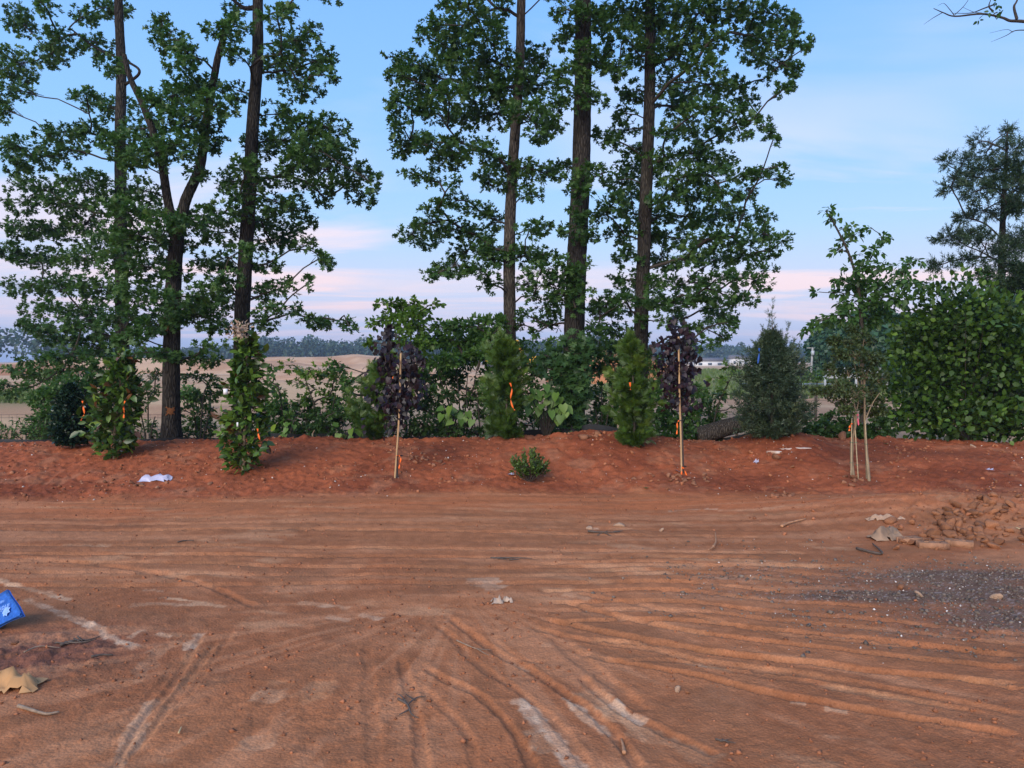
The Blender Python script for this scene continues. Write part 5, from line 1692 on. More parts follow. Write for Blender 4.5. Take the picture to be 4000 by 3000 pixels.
def myrtle():
    b = hit(1855, 1034)
    d = b[1]
    root = tag(empty('staked_multistem_tree', b), 'young multi-stem tree tied to three pale canes', 'tree')
    g = lambda x, y: np.array([at(x * K, y * K, d)[0], d, b[2] - .05])
    Z = lambda pts: [((2800 + a * 1200 / 2212) / K, (1100 + c * 1200 / 2212) / K) for a, c in pts]
    TB = MB()
    stems = [[(978, 1410), (975, 1200), (985, 1000), (970, 800), (930, 640)], [(1080, 1425), (1070, 1150), (1058, 980), (1060, 740), (1036, 600), (1030, 420)], [(1078, 1425), (1066, 1000), (1062, 760), (1090, 640), (1120, 540)],
             [(980, 1410), (990, 1010), (1010, 860), (1000, 700), (985, 520)], [(1060, 900), (1050, 760), (1040, 610), (960, 500), (900, 440)], [(985, 1000), (950, 860), (860, 700)], [(1058, 980), (1110, 880), (1170, 800)]]
    for i, st in enumerate(stems):
        P = px3(Z(st), d)
        if i < 4:
            P = np.vstack([[P[0][0], d, b[2] - .05], P[1:]])
        P[:, 1] += rng.normal(size=len(P)) * .04
        P = catmull(P, 6)
        TB.tube(P, np.linspace(.023 if i < 2 else .010, .004, len(P)), 7)
    TB.build('trunk', M['stem_tan'], root, smooth=True)
    crown = [(870, 750, 80, 70), (1000, 800, 90, 70), (1100, 800, 90, 70), (900, 860, 80, 60), (1050, 880, 90, 60), (1150, 860, 70, 60), (830, 640, 60, 60), (950, 650, 80, 70), (1080, 660, 80, 70), (880, 520, 70, 60), (1000, 520, 80, 70), (1100, 540, 70, 60),
             (850, 430, 50, 40), (980, 430, 70, 50), (1080, 420, 60, 50), (1170, 700, 60, 60), (790, 800, 70, 40), (720, 790, 40, 20), (940, 930, 60, 40), (1110, 940, 60, 40), (1160, 560, 50, 50), (1190, 930, 40, 30), (990, 350, 50, 40)]
    LB, BB = MB(), MB()
    for c, rx, rz, ry in R4(crown, d, .25):
        n = 46
        v = rng.normal(size=(n, 3))
        v /= np.linalg.norm(v, axis=1)[:, None]
        p = c + v * np.array([rx, ry, rz]) * rng.random((n, 1)) ** .45
        leaf_burst(LB, p, v * .5 + [0, 0, .3], 6, .05, 'ovate', .8, .2, tint=.45)
        for q in range(0, n, 3):
            BB.tube(np.array([c - [0, 0, rz * .6], (c + p[q]) / 2, p[q]]), [.004, .003, .0015], 3)
    tag(BB.build('branches', M['stem_tan'], root), kind='stuff')
    tag(LB.build('foliage', M['myrtle'], root), kind='stuff')
    for i, (p0, p1) in enumerate((((966, 1415), (972, 985)), ((1022, 1445), (990, 968)), ((1089, 1425), (1068, 1000)))):
        P = px3(Z([p0, p1]), d - .05)
        P[0][2] -= .05
        B = MB()
        B.tube(catmull(P, 6), .0075, 6, cap=True)
        cane = B.build('cane', M['bamboo'], root)
        for f in (.3, .62):
            q = P[0] * (1 - f) + P[1] * f
            B = MB()
            th = np.linspace(0, 6.283, 9)
            B.tube(np.stack([q[0] + .012 * np.cos(th) + .006, q[1] + .02 + .03 * np.sin(th), np.full(9, q[2])], 1), .005, 4)
            B.build('tie', M['tie'], root)
    t1 = Z([(975, 1020), (962, 1035), (956, 1055), (955, 1075)])
    tape_strip('flagging_tape', M['tape'], px3(t1, d - .08), .03, root)
    t2 = Z([(1014, 952), (1017, 985), (1021, 1035)])
    o = tape_strip('pink_flagging_tape', M['tape_pink'], px3(t2, d - .09), .024, root)


myrtle()


# large heart-shaped leaves low in the hedge
def heart_plant(label, bx, by, d, spots, L):
    foot = gpt(bx, by, d)
    root = tag(empty('heart_leaved_plant', foot), label, 'plant', 'plants with large heart-shaped leaves')
    pos, out = [], []
    TB = MB()
    for a, c in spots:
        p = at(a, c, d + rng.uniform(-.12, .12))
        TB.tube(np.array([foot, (foot * .4 + p * .6) + [0, .04, .05], p]), [.007, .005, .0025], 4)
        pos.append(p)
        out.append([rng.normal() * .45, -.35, -.8 + rng.normal() * .25])
    TB.build('stems', M['twig'], root)
    pos, out = np.array(pos), np.array(out, float)
    hang_leaves(root, 'leaf', HEA_LEAF, pos, frames(out, np.array([0, -.75, .8]) + rng.normal(size=pos.shape) * .3), rng.uniform(.85, 1.2, len(pos)) * L)


Zh = lambda l, ox, oy, s: [(ox + a * s, oy + b * s) for a, b in l]
heart_plant('cluster of big pale heart-shaped leaves in front of the thickest trunk', 1180, 945, 12.75,
            Zh([(385, 425), (345, 480), (290, 465), (245, 465), (310, 515), (355, 520), (260, 520), (245, 580), (295, 560), (240, 625), (280, 620), (300, 590), (345, 590), (320, 670), (420, 520), (405, 560), (430, 590), (425, 470), (470, 495), (505, 530),
                (430, 640), (485, 620), (480, 690), (510, 680), (560, 610), (555, 655), (525, 590), (470, 560), (410, 490), (330, 620)], 1950, 1300, 400 / 846), .155)
heart_plant('smaller patch of pale heart-shaped leaves near the left purple tree', 970, 945, 12.8,
            Zh([(1430, 960), (1480, 950), (1540, 1000), (1580, 1010), (1600, 1040), (1560, 1050), (1470, 1010), (1420, 1010), (1450, 1050), (1650, 1050), (1610, 990), (1500, 1060), (1520, 970)], 1000, 1100, SA), .16)
heart_plant('few pale round leaves climbing by the tall magnolia', 640, 950, 12.8, Zh([(240, 1240), (270, 1320), (380, 1270), (300, 1240), (210, 1430), (235, 1380)], 1050, 1330, .2592), .11)
heart_plant('few pale grape-like leaves left of the widest arborvitae', 735, 950, 12.75, Zh([(1050, 1270), (1060, 1400), (1150, 1420), (1270, 1500), (1330, 1490), (1250, 1440), (1240, 1330), (1330, 1330)], 1050, 1330, .2592), .13)

# twiggy weeds at the far-left foot of the bank
for u, v, lab in ((22, 958, 'leftmost green weed at the left picture edge'), (92, 960, 'green weed left of the dark holly')):
    f = gpt(u, v, 13.2)
    root = tag(empty('weed_plant', f), lab, 'weed', 'weeds at the left end of the bank')
    B, SB = MB(), MB()
    for k in range(26):
        e = f + np.array([rng.normal() * .25, rng.normal() * .2, rng.uniform(.4, .75)])
        SB.tube(np.array([f, (f + e) / 2, e]), [.005, .004, .002], 3)
        m = 12
        B.many(*TPL['narrow'], f + np.outer(rng.uniform(.4, 1, m), e - f), frames(rng.normal(size=(m, 3)) + [0, 0, .4], UP + rng.normal(size=(m, 3)) * .5), rng.uniform(.05, .09, m), rng.random(m))
    SB.build('stems', M['twig'], root)
    tag(B.build('foliage', M['bush'], root), kind='stuff')

# ------------------------------------------------------------------ fences and the fallen log
def silt_fence():
    root = tag(empty('silt_fence', (-6, 12.85, 0)), 'low black fabric silt fence along the back of the bank', 'fence')
    xs = np.arange(-13.5, 4.6, .12)
    n = len(xs)
    yb = 12.95 + .10 * np.sin(xs * .9) + .05 * np.sin(xs * 2.3)
    zb = base_height(xs, yb) - .08
    zt = np.interp(xs, CREST_X, CREST_Z) + .035 + .03 * np.sin(xs * 1.4) + .02 * np.sin(xs * 4.1 + 1)
    V = []
    for f in (0, .5, 1):
        V.append(np.stack([xs, yb + .03 * math.sin(f * 3.1) * np.sin(xs * 3), zb + (zt - zb) * f], 1))
    V = np.vstack(V)
    V = np.vstack([V, V + [0, .006, 0]])
    T = []
    for r in range(2):
        for i in range(n - 1):
            for o in (0, 3 * n):
                a, b = o + r * n + i, o + (r + 1) * n + i
                T += [(a, a + 1, b + 1), (a, b + 1, b)] if o == 0 else [(a, b + 1, a + 1), (a, b, b + 1)]
    link('fabric', mesh_from('fabric', V, T, M['silt'], smooth=True), root)
    for x in np.arange(-12.8, 4.5, 2.1):
        y = 12.98 + .10 * math.sin(x * .9) + .05 * math.sin(x * 2.3)
        z = float(np.interp(x, CREST_X, CREST_Z))
        B = MB()
        B.box((x, y + .03, z - .28), (.035, .035, .8))
        B.build('post', M['stick'], root)


silt_fence()


def wire_fence():
    root = tag(empty('wire_fence', (-4, 14.8, 0)), 'old rusty wire mesh fence behind the hedge', 'fence')
    x0, x1, y = -13.0, 7.0, 14.9
    for k, z in enumerate((.25, .42, .60, .66, .95)):
        B = MB()
        xs = np.arange(x0, x1 + .1, .5)
        B.tube(np.stack([xs, np.full(len(xs), y) + .02 * np.sin(xs), np.full(len(xs), z) + .012 * np.sin(xs * 2.2 + k)], 1), .0035, 3)
        B.build('wire', M['wire'], root)
    B = MB()
    for x in np.arange(x0, x1, .16):
        B.tube(np.array([[x, y, .12], [x + .01, y + .005, .66]]), .0025, 3)
    tag(B.build('mesh_wires', M['wire'], root), kind='stuff')
    for x in np.arange(x0 + .6, x1, 3.1):
        B = MB()
        B.tube(np.array([[x, y + .04, -.2], [x + .02, y + .04, 1.15]]), .03, 7, cap=True)
        B.build('post', M['stick_dark'], root)


wire_fence()


def fallen_log():
    a, e = at(1505 * K, 945 * K, 12.9), at(1665 * K, 902 * K, 13.0)
    a[2] = float(base_height(a[:1], a[1:2])[0]) + .10
    root = tag(empty('fallen_log', a), 'fallen grey-brown log behind the bank left of the juniper', 'log')
    B = MB()
    P = catmull([a, a * .5 + e * .5 + [0, 0, .03], e], 8)
    B.tube(P, np.linspace(.17, .13, len(P)), 14, cap=True, rough=.10)
    B.build('trunk', M['bark_pale'], root, smooth=True)
    s = at(1640 * K, 925 * K, 12.75)
    B = MB()
    B.tube(catmull([s + [0, 0, .05], s + [.0, 0, -.15], s + [.03, 0, -.42]], 4), np.linspace(.075, .10, 9), 10, cap=True, rough=.14)
    B.build('broken_limb', M['bark'], root)


fallen_log()


def vine_stem():
    B = MB()
    P = [at(1050 + a * .2592, 1330 + b * .2592, 12.7) for a, b in ((690, 1350), (660, 1420), (690, 1490), (760, 1530), (800, 1540))]
    B.tube(catmull(P, 6), np.linspace(.011, .008, 25), 6)
    tag(B.build('curved_root', M['stick']), 'curved brown root looping out of the brush behind the bank', 'root')


vine_stem()


def bare_tree():
    root = tag(empty('bare_tree', (8.1, 9.3, 0)), 'leafless tree whose dead limb reaches in at the top right corner', 'tree')
    B = MB()
    tr = catmull([(8.1, 9.3, -.1), (8.2, 9.3, 2.5), (8.0, 9.2, 5.0), (8.15, 9.3, 7.4), (8.3, 9.3, 9.5)], 8)
    B.tube(tr, np.linspace(.16, .04, len(tr)), 12, rough=.05)
    B.build('trunk', M['bark'], root, smooth=True)
    Z = lambda l: np.array([at(3000 + a * .7837, b * .7837, 9.2) for a, b in l])
    limbs = [([(1560, 160), (1400, 110), (1270, 98), (1200, 97), (1160, 80), (1060, 70), (940, 78), (860, 68), (822, 50)], .03, .004), ([(1240, 98), (1240, 40), (1250, -10), (1260, -60)], .018, .006), ([(1130, 60), (1110, 30), (1120, -10)], .012, .004),
             ([(1120, 20), (1080, 40), (1000, 62), (930, 74)], .010, .003), ([(860, 68), (820, 100), (775, 125)], .005, .0015), ([(930, 72), (900, 40), (880, 20), (850, 30)], .005, .0015), ([(1060, 70), (1020, 60), (985, 30)], .005, .0015),
             ([(1300, 160), (1230, 160), (1180, 180), (1115, 200)], .008, .0015), ([(1220, 160), (1190, 140), (1110, 165)], .004, .0012), ([(940, 70), (970, 20), (1010, -20)], .005, .002), ([(1560, 200), (1400, 165), (1300, 160)], .02, .008), ([(1130, 60), (1135, 75), (1130, 90)], .008, .004)]
    for l, a, b in limbs:
        P = Z(l)
        if l[0][0] == 1560:
            P = np.vstack([tr[int(len(tr) * .62)], P])
        P = catmull(P + rng.normal(size=P.shape) * .012, 5)
        BB = MB()
        BB.tube(P, np.linspace(a, b, len(P)), 6)
        BB.build('branch', M['twig'], root)
    LB = MB()
    c = at(3000 + 1130 * .7837, 45 * .7837, 9.2)
    leaf_burst(LB, c + rng.normal(size=(6, 3)) * .06, np.tile([0, 0, -.3], (6, 1)), 4, .06, 'ovate')
    tag(LB.build('leaf_tuft', M['oak_dark'], root), kind='stuff')


bare_tree()

# ------------------------------------------------------------------ stones
ICO_V = None


def ico_variant(seed, sub=1):
    import bmesh
    bm = bmesh.new()
    bmesh.ops.create_icosphere(bm, subdivisions=sub, radius=1.0)
    V = np.array([v.co[:] for v in bm.verts])
    T = np.array([[v.index for v in f.verts] for f in bm.faces])
    bm.free()
    r = np.random.default_rng(seed)
    for _ in range(9):                       # knock flats off it
        nn = r.normal(size=3)
        nn /= np.linalg.norm(nn)
        h = r.uniform(.38, .72)
        dd = V @ nn
        V = V - np.outer(np.clip(dd - h, 0, None), nn)
    V *= 1 + r.normal(size=(len(V), 1)) * .025
    V *= np.array([1.0, r.uniform(.6, .9), r.uniform(.45, .75)])
    return V, T


def octa(seed):
    r = np.random.default_rng(seed + 90)
    V = np.array([[1, 0, 0], [-1, 0, 0], [0, 1, 0], [0, -1, 0], [0, 0, 1], [0, 0, -1]], float)
    V = V * r.uniform(.7, 1.1, (6, 1)) * np.array([1, .85, .62]) + r.normal(size=(6, 3)) * .16
    return V, np.array([(0, 2, 4), (2, 1, 4), (1, 3, 4), (3, 0, 4), (2, 0, 5), (1, 2, 5), (3, 1, 5), (0, 3, 5)])


ROCKS = [ico_variant(s, 2) for s in range(8)]
ROCK_ME = {m: [mesh_from('rock', V, T, M[m]) for V, T in ROCKS] for m in ('rock', 'rock_brown', 'pale_rock')}
rk = [0]


def rock(x, y, size, label, group, mat='rock', name='rock', sink=.35, rz=None, tilt=.4):
    k = rk[0] = rk[0] + 1
    o = bpy.data.objects.new(name, ROCK_ME[mat][k % 8])
    col.objects.link(o)
    z = float(gz(x, y)[0])
    o.location = (x, y, z + size * (.5 - sink))
    o.scale = (size, size, size)
    o.rotation_euler = (rng.normal() * tilt, rng.normal() * tilt, rng.uniform(0, 6.28) if rz is None else rz)
    return tag(o, label, 'rock', group)


# spread of dusty rubble at the right
cnt = 0
while cnt < 125:
    u, v = rng.normal(2080, 75), rng.normal(1140, 25)
    if not (1890 < u < 2225 and 1085 < v < 1192) or v < 1165 - (u - 1890) * .28:
        continue
    x, y = G(u, v)
    rock(x, y, .03 + .075 * rng.random() ** 2, 'dusty brown stone in the rubble spread at the right edge', 'stones of the rubble spread', 'rock_brown', sink=.2)
    cnt += 1
# clods on the bank and around the planting holes
for (u, v, ru, rv, n, lab, grp) in ((1478, 1038, 60, 9, 26, 'red clod heaped round the foot of the right purple tree', 'clods at the right purple tree'),
                                    (910, 992, 45, 10, 26, 'reddish flat clod right of the left purple tree stake', 'clods right of the left purple tree'),
                                    (1858, 1045, 40, 9, 16, 'red clod around the foot of the three pale canes', 'clods at the staked multi-stem tree'),
                                    (1270, 945, 70, 5, 22, 'loose red clod on the crest before the thickest oak', 'clods on the crest'),
                                    (1680, 1072, 60, 6, 12, 'loose clod at the foot of the bank below the mound', 'clods at the foot of the bank'),
                                    (300, 1050, 130, 8, 20, 'small red clod near the white plastic film', 'clods on the left bank')):
    for k in range(n):
        p = hit(u + rng.normal() * ru * .6, v + rng.normal() * rv * .7)
        rock(p[0], p[1], rng.uniform(.025, .06), lab, grp, 'rock', name='clod', sink=.3)
for u, v, s, lab, mat in ((1670, 1076, .075, 'single larger red stone at the foot of the bank below the mound', 'rock'), (1094, 966 + 82, .0, '', ''), (1675, 990, .10, 'blocky red rock resting against the pale outcrop', 'rock'),
                          (1712, 1000 + 12, .055, 'squarish reddish stone below the pale outcrop', 'rock_brown'), (1463, 1496, .03, 'pinkish pebble-like stone lower right of centre', 'pale_rock'), (1452, 1470, .022, 'small ochre stone above the pinkish one', 'rock'),
                          (1484, 1497, .022, 'small orange stone beside the pinkish one', 'rock_brown'), (1338, 1138, .07, 'flat pale stone lying in the upper yard', 'pale_rock'), (1430, 1144, .05, 'pale crumpled chip right of the flat pale stone', 'pale_rock'),
                          (1275, 1139, .05, 'thin pale stone left of the flat pale stone', 'pale_rock'), (2063, 945, .13, 'rounded pale rock under the big glossy shrub', 'pale_rock'), (2100, 965, .09, 'pale stone at the foot of the big glossy shrub', 'pale_rock'),
                          (1820, 953, .14, 'red rock half buried on the crest behind the canes', 'rock'), (1905, 952, .12, 'red rock on the crest left of the big glossy shrub', 'rock'), (1945, 1274, .05, 'orange stone on the dark gravel', 'rock_brown'),
                          (2150, 1295, .06, 'pinkish stone at the right of the dark gravel', 'pale_rock'), (1985, 1290, .04, 'white stone on the dark gravel', 'pale_rock'), (30, 1392, .03, 'small grey-brown stone by the blue bag', 'rock_brown'),
                          (1260, 950, .13, 'largest clod on the crest before the thickest oak', 'rock'), (1295, 942, .10, 'second large clod on the crest right of the largest', 'rock'), (1925, 1123 + 10, .09, 'brown stone left end of the rubble spread', 'rock_brown')):
    if s > 0:
        p = hit(u, v)
        rock(p[0], p[1], s, lab, None, mat, sink=.3)


def outcrop():
    root = tag(empty('pale_outcrop', hit(1700, 975)), 'white and rust streaked rock slab showing through the mound', 'rock')
    for k, (u, v, sx, sz) in enumerate(((1675, 978, .17, .075), (1700, 970, .20, .05), (1735, 969, .16, .035), (1772, 971, .07, .03))):
        p = hit(u, v)
        V, T = ROCKS[(k * 3 + 1) % 8]
        V = V * np.array([sx, .10, sz])
        link('slab', mesh_from('slab', V + p + [0, .03, -.005], T, M['white_rock']), root)


outcrop()


def bricks():
    for k, (cx, cy, w, rz, lab) in enumerate(((795, 420, .11, .25, 'dusty broken brick left end of the brick row'), (1080, 480, .13, -.15, 'dusty cored brick in the middle of the brick row'), (1410, 455, .115, -.5, 'dusty tilted brick right end of the brick row'))):
        u, v = (3300 + cx * .3165) / K, (1980 + (cy + 25) * .3165) / K
        p = hit(u, v)
        root = tag(empty('brick', p), lab, 'brick', 'bricks before the rubble')
        B = MB()
        Rz = rotz(rz)
        h = .065
        # rim and cores: a slab with a sunken slot
        for dx, dy, sx, sy in ((0, -.034, 2 * w, .03), (0, .034, 2 * w, .03), (-w + .03, 0, .06, .038), (w - .03, 0, .06, .038), (.0, 0, .05, .038)):
            B.box(p + Rz @ np.array([dx, dy, h * .5 - .012]), (sx, sy, h), Rz)
        B.build('body', M['brick'], root)
        B = MB()
        B.box(p + Rz @ np.array([0, 0, h * .5 - .03]), (2 * w - .06, .034, h * .8), Rz)
        B.build('core', M['brick'], root)


bricks()


def scatter():
    def put(name, label, n, region, smin, smax, mat, cat, variants=ROCKS[:6], low=True):
        B = MB()
        xs, ys = [], []
        while len(xs) < n:
            m = n * 3
            y = rng.uniform(region[2], region[3], m)
            x = rng.uniform(-1, 1, m) * (region[1] - region[0]) / 2 + (region[0] + region[1]) / 2
            x = x * np.where(np.abs(x) > y * .8, .999, 1)
            pr = region[4](x, y)
            k = rng.random(m) < pr
            xs += list(x[k])
            ys += list(y[k])
        x, y = np.array(xs[:n]), np.array(ys[:n])
        z = full_height(x, y)
        s = smin * (smax / smin) ** (rng.random(n) ** 3.6)
        for i in range(4):
            k = np.arange(n) % 4 == i
            V, T = (ico_variant(50 + i, 1) if smax > .03 else octa(i))
            A = rng.normal(size=(k.sum(), 3)) * .5 + [1, 0, 0]
            B.many(V, T, np.stack([x, y, z + s * .15], 1)[k], frames(np.stack([np.cos(A[:, 1] * 9), np.sin(A[:, 1] * 9), A[:, 2] * .5], 1), UP + rng.normal(size=(k.sum(), 3)) * .4), s[k], rng.random(k.sum()))
        tag(B.build(name, M[mat]), label, cat, kind='stuff')
    inv = lambda x, y: np.clip((4.0 / np.maximum(y, 2.5)) ** 1.0, 0, 1) * (.12 + .88 * sstep(.42, .62, fbm(x, y, .7, 3, 301)))
    bank = lambda x, y: rough_mask(x, y) * (.25 + .75 * sstep(.4, .65, fbm(x, y, .8, 3, 302)))
    put('yard_pebbles', 'loose red crumbs of soil strewn over the yard', 15000, (-6.5, 6.5, 2.5, 9.5, inv), .003, .020, 'pebble', 'soil crumbs')
    put('bank_clods', 'loose red crumbs and clods on the bank', 7000, (-10.5, 10.5, 6.5, 12.9, bank), .007, .055, 'pebble', 'soil crumbs')
    put('bank_pebbles', 'scattered pale pebbles on the bank', 420, (-10, 10, 9.0, 12.6, bank), .008, .022, 'pebble_white', 'pebbles')
    put('gravel', 'dark grey gravel spread at the right', 6000, (.5, 7.5, 3.6, 8.0, lambda x, y: np.maximum(gravel_mask(x, y), .35 * gravel_mask(x, y, STRAY))), .006, .026, 'pebble_grey', 'gravel')
    put('gravel_chips', 'white chips among the dark gravel', 420, (1.2, 7.5, 3.6, 7.5, lambda x, y: .6 * gravel_mask(x, y, STRAY) + .01), .005, .014, 'pebble_white', 'gravel')


scatter()

# ------------------------------------------------------------------ litter on the yard
def crumple(name, label, cat, cx, cy, w, h, lift, mat, seed, rz=0.0, nx=11, ny=8, fold=1.0, group=None, thick=.0015):
    p = hit(cx, cy)
    r = np.random.default_rng(seed)
    U, Vv = np.meshgrid(np.linspace(-.5, .5, nx), np.linspace(-.5, .5, ny))
    X = (U + r.normal(size=U.shape) * .28 / nx) * w
    Y = (Vv + r.normal(size=U.shape) * .28 / ny) * h
    Z = np.abs(r.normal(size=U.shape)) * lift * .26
    ridge = np.exp(-((Vv - .15 * np.sin(U * 5 + seed)) / .16) ** 2) * lift * .6
    Z = (Z + ridge) * (1 - .75 * (np.abs(U) * 2) ** 4) * (1 - .75 * (np.abs(Vv) * 2) ** 4)
    pts = np.stack([X.ravel(), Y.ravel(), Z.ravel()], 1) @ rotz(rz).T
    pts[:, 2] += gz(p[0] + pts[:, 0], p[1] + pts[:, 1]) + .004
    pts[:, :2] += p[:2]
    V = np.vstack([pts + [0, 0, thick], pts])
    n = len(pts)
    T = []
    for j in range(ny - 1):
        for i in range(nx - 1):
            if (i in (0, nx - 2) or j in (0, ny - 2)) and r.random() < .22:
                continue                      # torn edge
            a, b, c, d = j * nx + i, j * nx + i + 1, (j + 1) * nx + i + 1, (j + 1) * nx + i
            tt = [(a, b, c), (a, c, d)] if r.random() < .5 else [(a, b, d), (b, c, d)]
            T += tt + [(x + n, z + n, y + n) for x, y, z in tt]
    o = link(name, mesh_from(name, V, T, mat))
    return tag(o, label, cat, group)


crumple('kraft_paper', 'crumpled brown kraft paper at the left edge of the yard', 'paper', 24, 1488, .30, .17, .10, M['kraft'], 3, .1)
crumple('kraft_paper_scrap', 'torn strip of brown kraft paper right of the crumpled piece', 'paper', 62, 1478, .14, .07, .05, M['kraft'], 9, -.35)
crumple('plastic_film', 'scrap of whitish plastic film lying on the left bank', 'plastic', 337, 1037, .44, .14, .09, M['film'], 5, .05)
crumple('paper_sack', 'flattened dusty paper sack left of the rubble', 'sack', 1912, 1164, .33, .22, .13, M['sack'], 7, .15)
crumple('torn_paper', 'torn cream paper above the dusty sack', 'paper', 1902, 1126, .30, .09, .06, M['pale_rock'], 11, .0)
crumple('torn_paper', 'tiny cream paper scrap at the right end of the torn one', 'paper', 1945, 1122, .08, .05, .03, M['pale_rock'], 13, .2)
crumple('dry_leaf', 'curled dry leaf in the middle of the yard', 'leaf', 1074, 1305, .085, .06, .05, M['dry'], 15, .2, 7, 5)
crumple('dry_leaf', 'second curled dry leaf touching the first on its right', 'leaf', 1097, 1304, .075, .045, .045, M['dry'], 17, -.4, 7, 5)
for k, (u, v, lab) in enumerate(((1640, 1003, 'pale leaf left of the pale outcrop on the bank'), (1395, 1057, 'pale green leaf low on the bank left of the right purple tree'), (1470, 1024, 'pale leaf near the foot of the right purple tree'),
                                 (600, 1021, 'green leaf beside the tall magnolia foot'), (1112, 948 + 82, 'pale leaf at the left side of the small round shrub'), (2128, 1018, 'pale bluish leaf on the right bank'),
                                 (2080, 958, 'light green fallen leaf under the big glossy shrub'), (2103, 958, 'second light green fallen leaf beside it under the shrub'), (1910, 962, 'light green fallen leaf at the left foot of the big glossy shrub'))):
    p = hit(u, v)
    V, T = TPL['oak' if k < 6 else 'round']
    B = MB()
    B.many(V, T, np.array([p + [0, 0, .03]]), frames(np.array([[rng.normal(), rng.normal(), .1]]), UP[None] + rng.normal(size=(1, 3)) * .3), np.array([.11]), np.array([.8]))
    tag(B.build('fallen_leaf', M['film'] if k in (0, 2, 4, 5) else M['grass']), lab, 'leaf')


def stick(name, label, pts, r, mat, cat='stick', branches=(), lift=.012):
    def poly(ps):
        P = np.array([hit(*q) for q in ps])
        P[:, 2] = gz(P[:, 0], P[:, 1]) + lift
        return catmull(P, 5)
    P = poly(pts)
    if not branches:
        B = MB()
        B.tube(P, np.linspace(r, r * .45, len(P)), 6, cap=True, rough=.15)
        return tag(B.build(name, M[mat]), label, cat)
    root = tag(empty(name, P[0]), label, cat)
    for k, q in enumerate([pts] + list(branches)):
        B = MB()
        Q = poly(q)
        B.tube(Q, np.linspace(r if k == 0 else r * .7, r * .3, len(Q)), 5, cap=True, rough=.15)
        B.build('shoot' if k else 'stem', M[mat], root)
    return root


stick('stick', 'pale curved stick at the lower left', [(40, 1531), (70, 1537), (100, 1545), (128, 1541)], .011, 'stick')
stick('stick', 'dark stick left of the lime line foot', [(198, 1428), (220, 1422), (244, 1420)], .009, 'stick_dark')
stick('stick', 'thin grey stick above the brown kraft paper', [(52, 1420), (85, 1410), (130, 1405)], .005, 'stick')
stick('stick', 'short stick with a dark end at bottom centre', [(1348, 1630), (1346, 1612), (1342, 1600)], .010, 'stick_orange')
stick('stick', 'orange-brown forked stick standing out in the upper right yard', [(1540, 1190), (1546, 1175), (1545, 1155)], .014, 'stick_orange', branches=[[(1540, 1190), (1530, 1196)]], lift=.03)
stick('stick', 'pale branch lying left of the rubble', [(1688, 1140), (1705, 1132), (1740, 1126)], .016, 'stick_orange', lift=.02)
stick('stick', 'dark bent branch left of the dark gravel', [(1850, 1188), (1880, 1196), (1905, 1200), (1898, 1190), (1885, 1180)], .013, 'stick_dark', lift=.02)
stick('stick', 'thin dark twig on the left yard', [(384, 1175), (400, 1172), (418, 1171)], .008, 'stick_dark')
stick('straw_stalk', 'single pale straw stalk at lower left', [(386, 1592), (392, 1577)], .004, 'straw', 'straw')
stick('straw_stalk', 'pale straw at the right edge beside the rubble', [(2195, 1145), (2222, 1152)], .006, 'straw', 'straw')
stick('root_tangle', 'dry tangle of roots at the bottom left of centre', [(860, 1520), (880, 1530), (888, 1545), (905, 1556)], .007, 'stick_dark', 'roots',
      branches=[[(880, 1530), (900, 1512), (920, 1509)], [(880, 1530), (868, 1514), (858, 1508)], [(884, 1536), (870, 1548), (862, 1552)], [(896, 1518), (886, 1510), (876, 1506)]])
stick('root_strand', 'thin pale root strand in the lower middle of the yard', [(986, 1385), (1010, 1398), (1030, 1405), (1062, 1402)], .005, 'stick', 'roots', branches=[[(1030, 1405), (1045, 1415), (1056, 1420)]])
stick('twig_heap', 'dark matted twigs left of centre beyond the blue bag', [(130, 1398), (160, 1390), (190, 1386), (215, 1380)], .009, 'stick_dark', 'twigs',
      branches=[[(140, 1392), (170, 1395), (200, 1392)], [(160, 1385), (180, 1392), (208, 1388)], [(120, 1395), (150, 1396)], [(168, 1383), (178, 1390)]])
stick('twig_heap', 'dark twigs by the pale stones in the upper yard', [(1270, 1149), (1300, 1152), (1340, 1152)], .012, 'stick_dark', 'twigs', branches=[[(1300, 1150), (1320, 1156)], [(1325, 1150), (1345, 1148)], [(1290, 1154), (1312, 1149)]])
stick('twig_heap', 'dark streak of matted stems in the middle yard', [(1060, 1206), (1090, 1210), (1120, 1211), (1150, 1212)], .010, 'stick_dark', 'twigs', branches=[[(1075, 1212), (1110, 1207)], [(1100, 1214), (1140, 1208)], [(1068, 1208), (1095, 1214)]])
stick('bottom_twigs', 'dark twigs at the bottom right of centre', [(1545, 1600), (1570, 1604), (1590, 1608)], .005, 'stick_dark', 'twigs', branches=[[(1555, 1606), (1580, 1602)], [(1560, 1598), (1575, 1610)]])


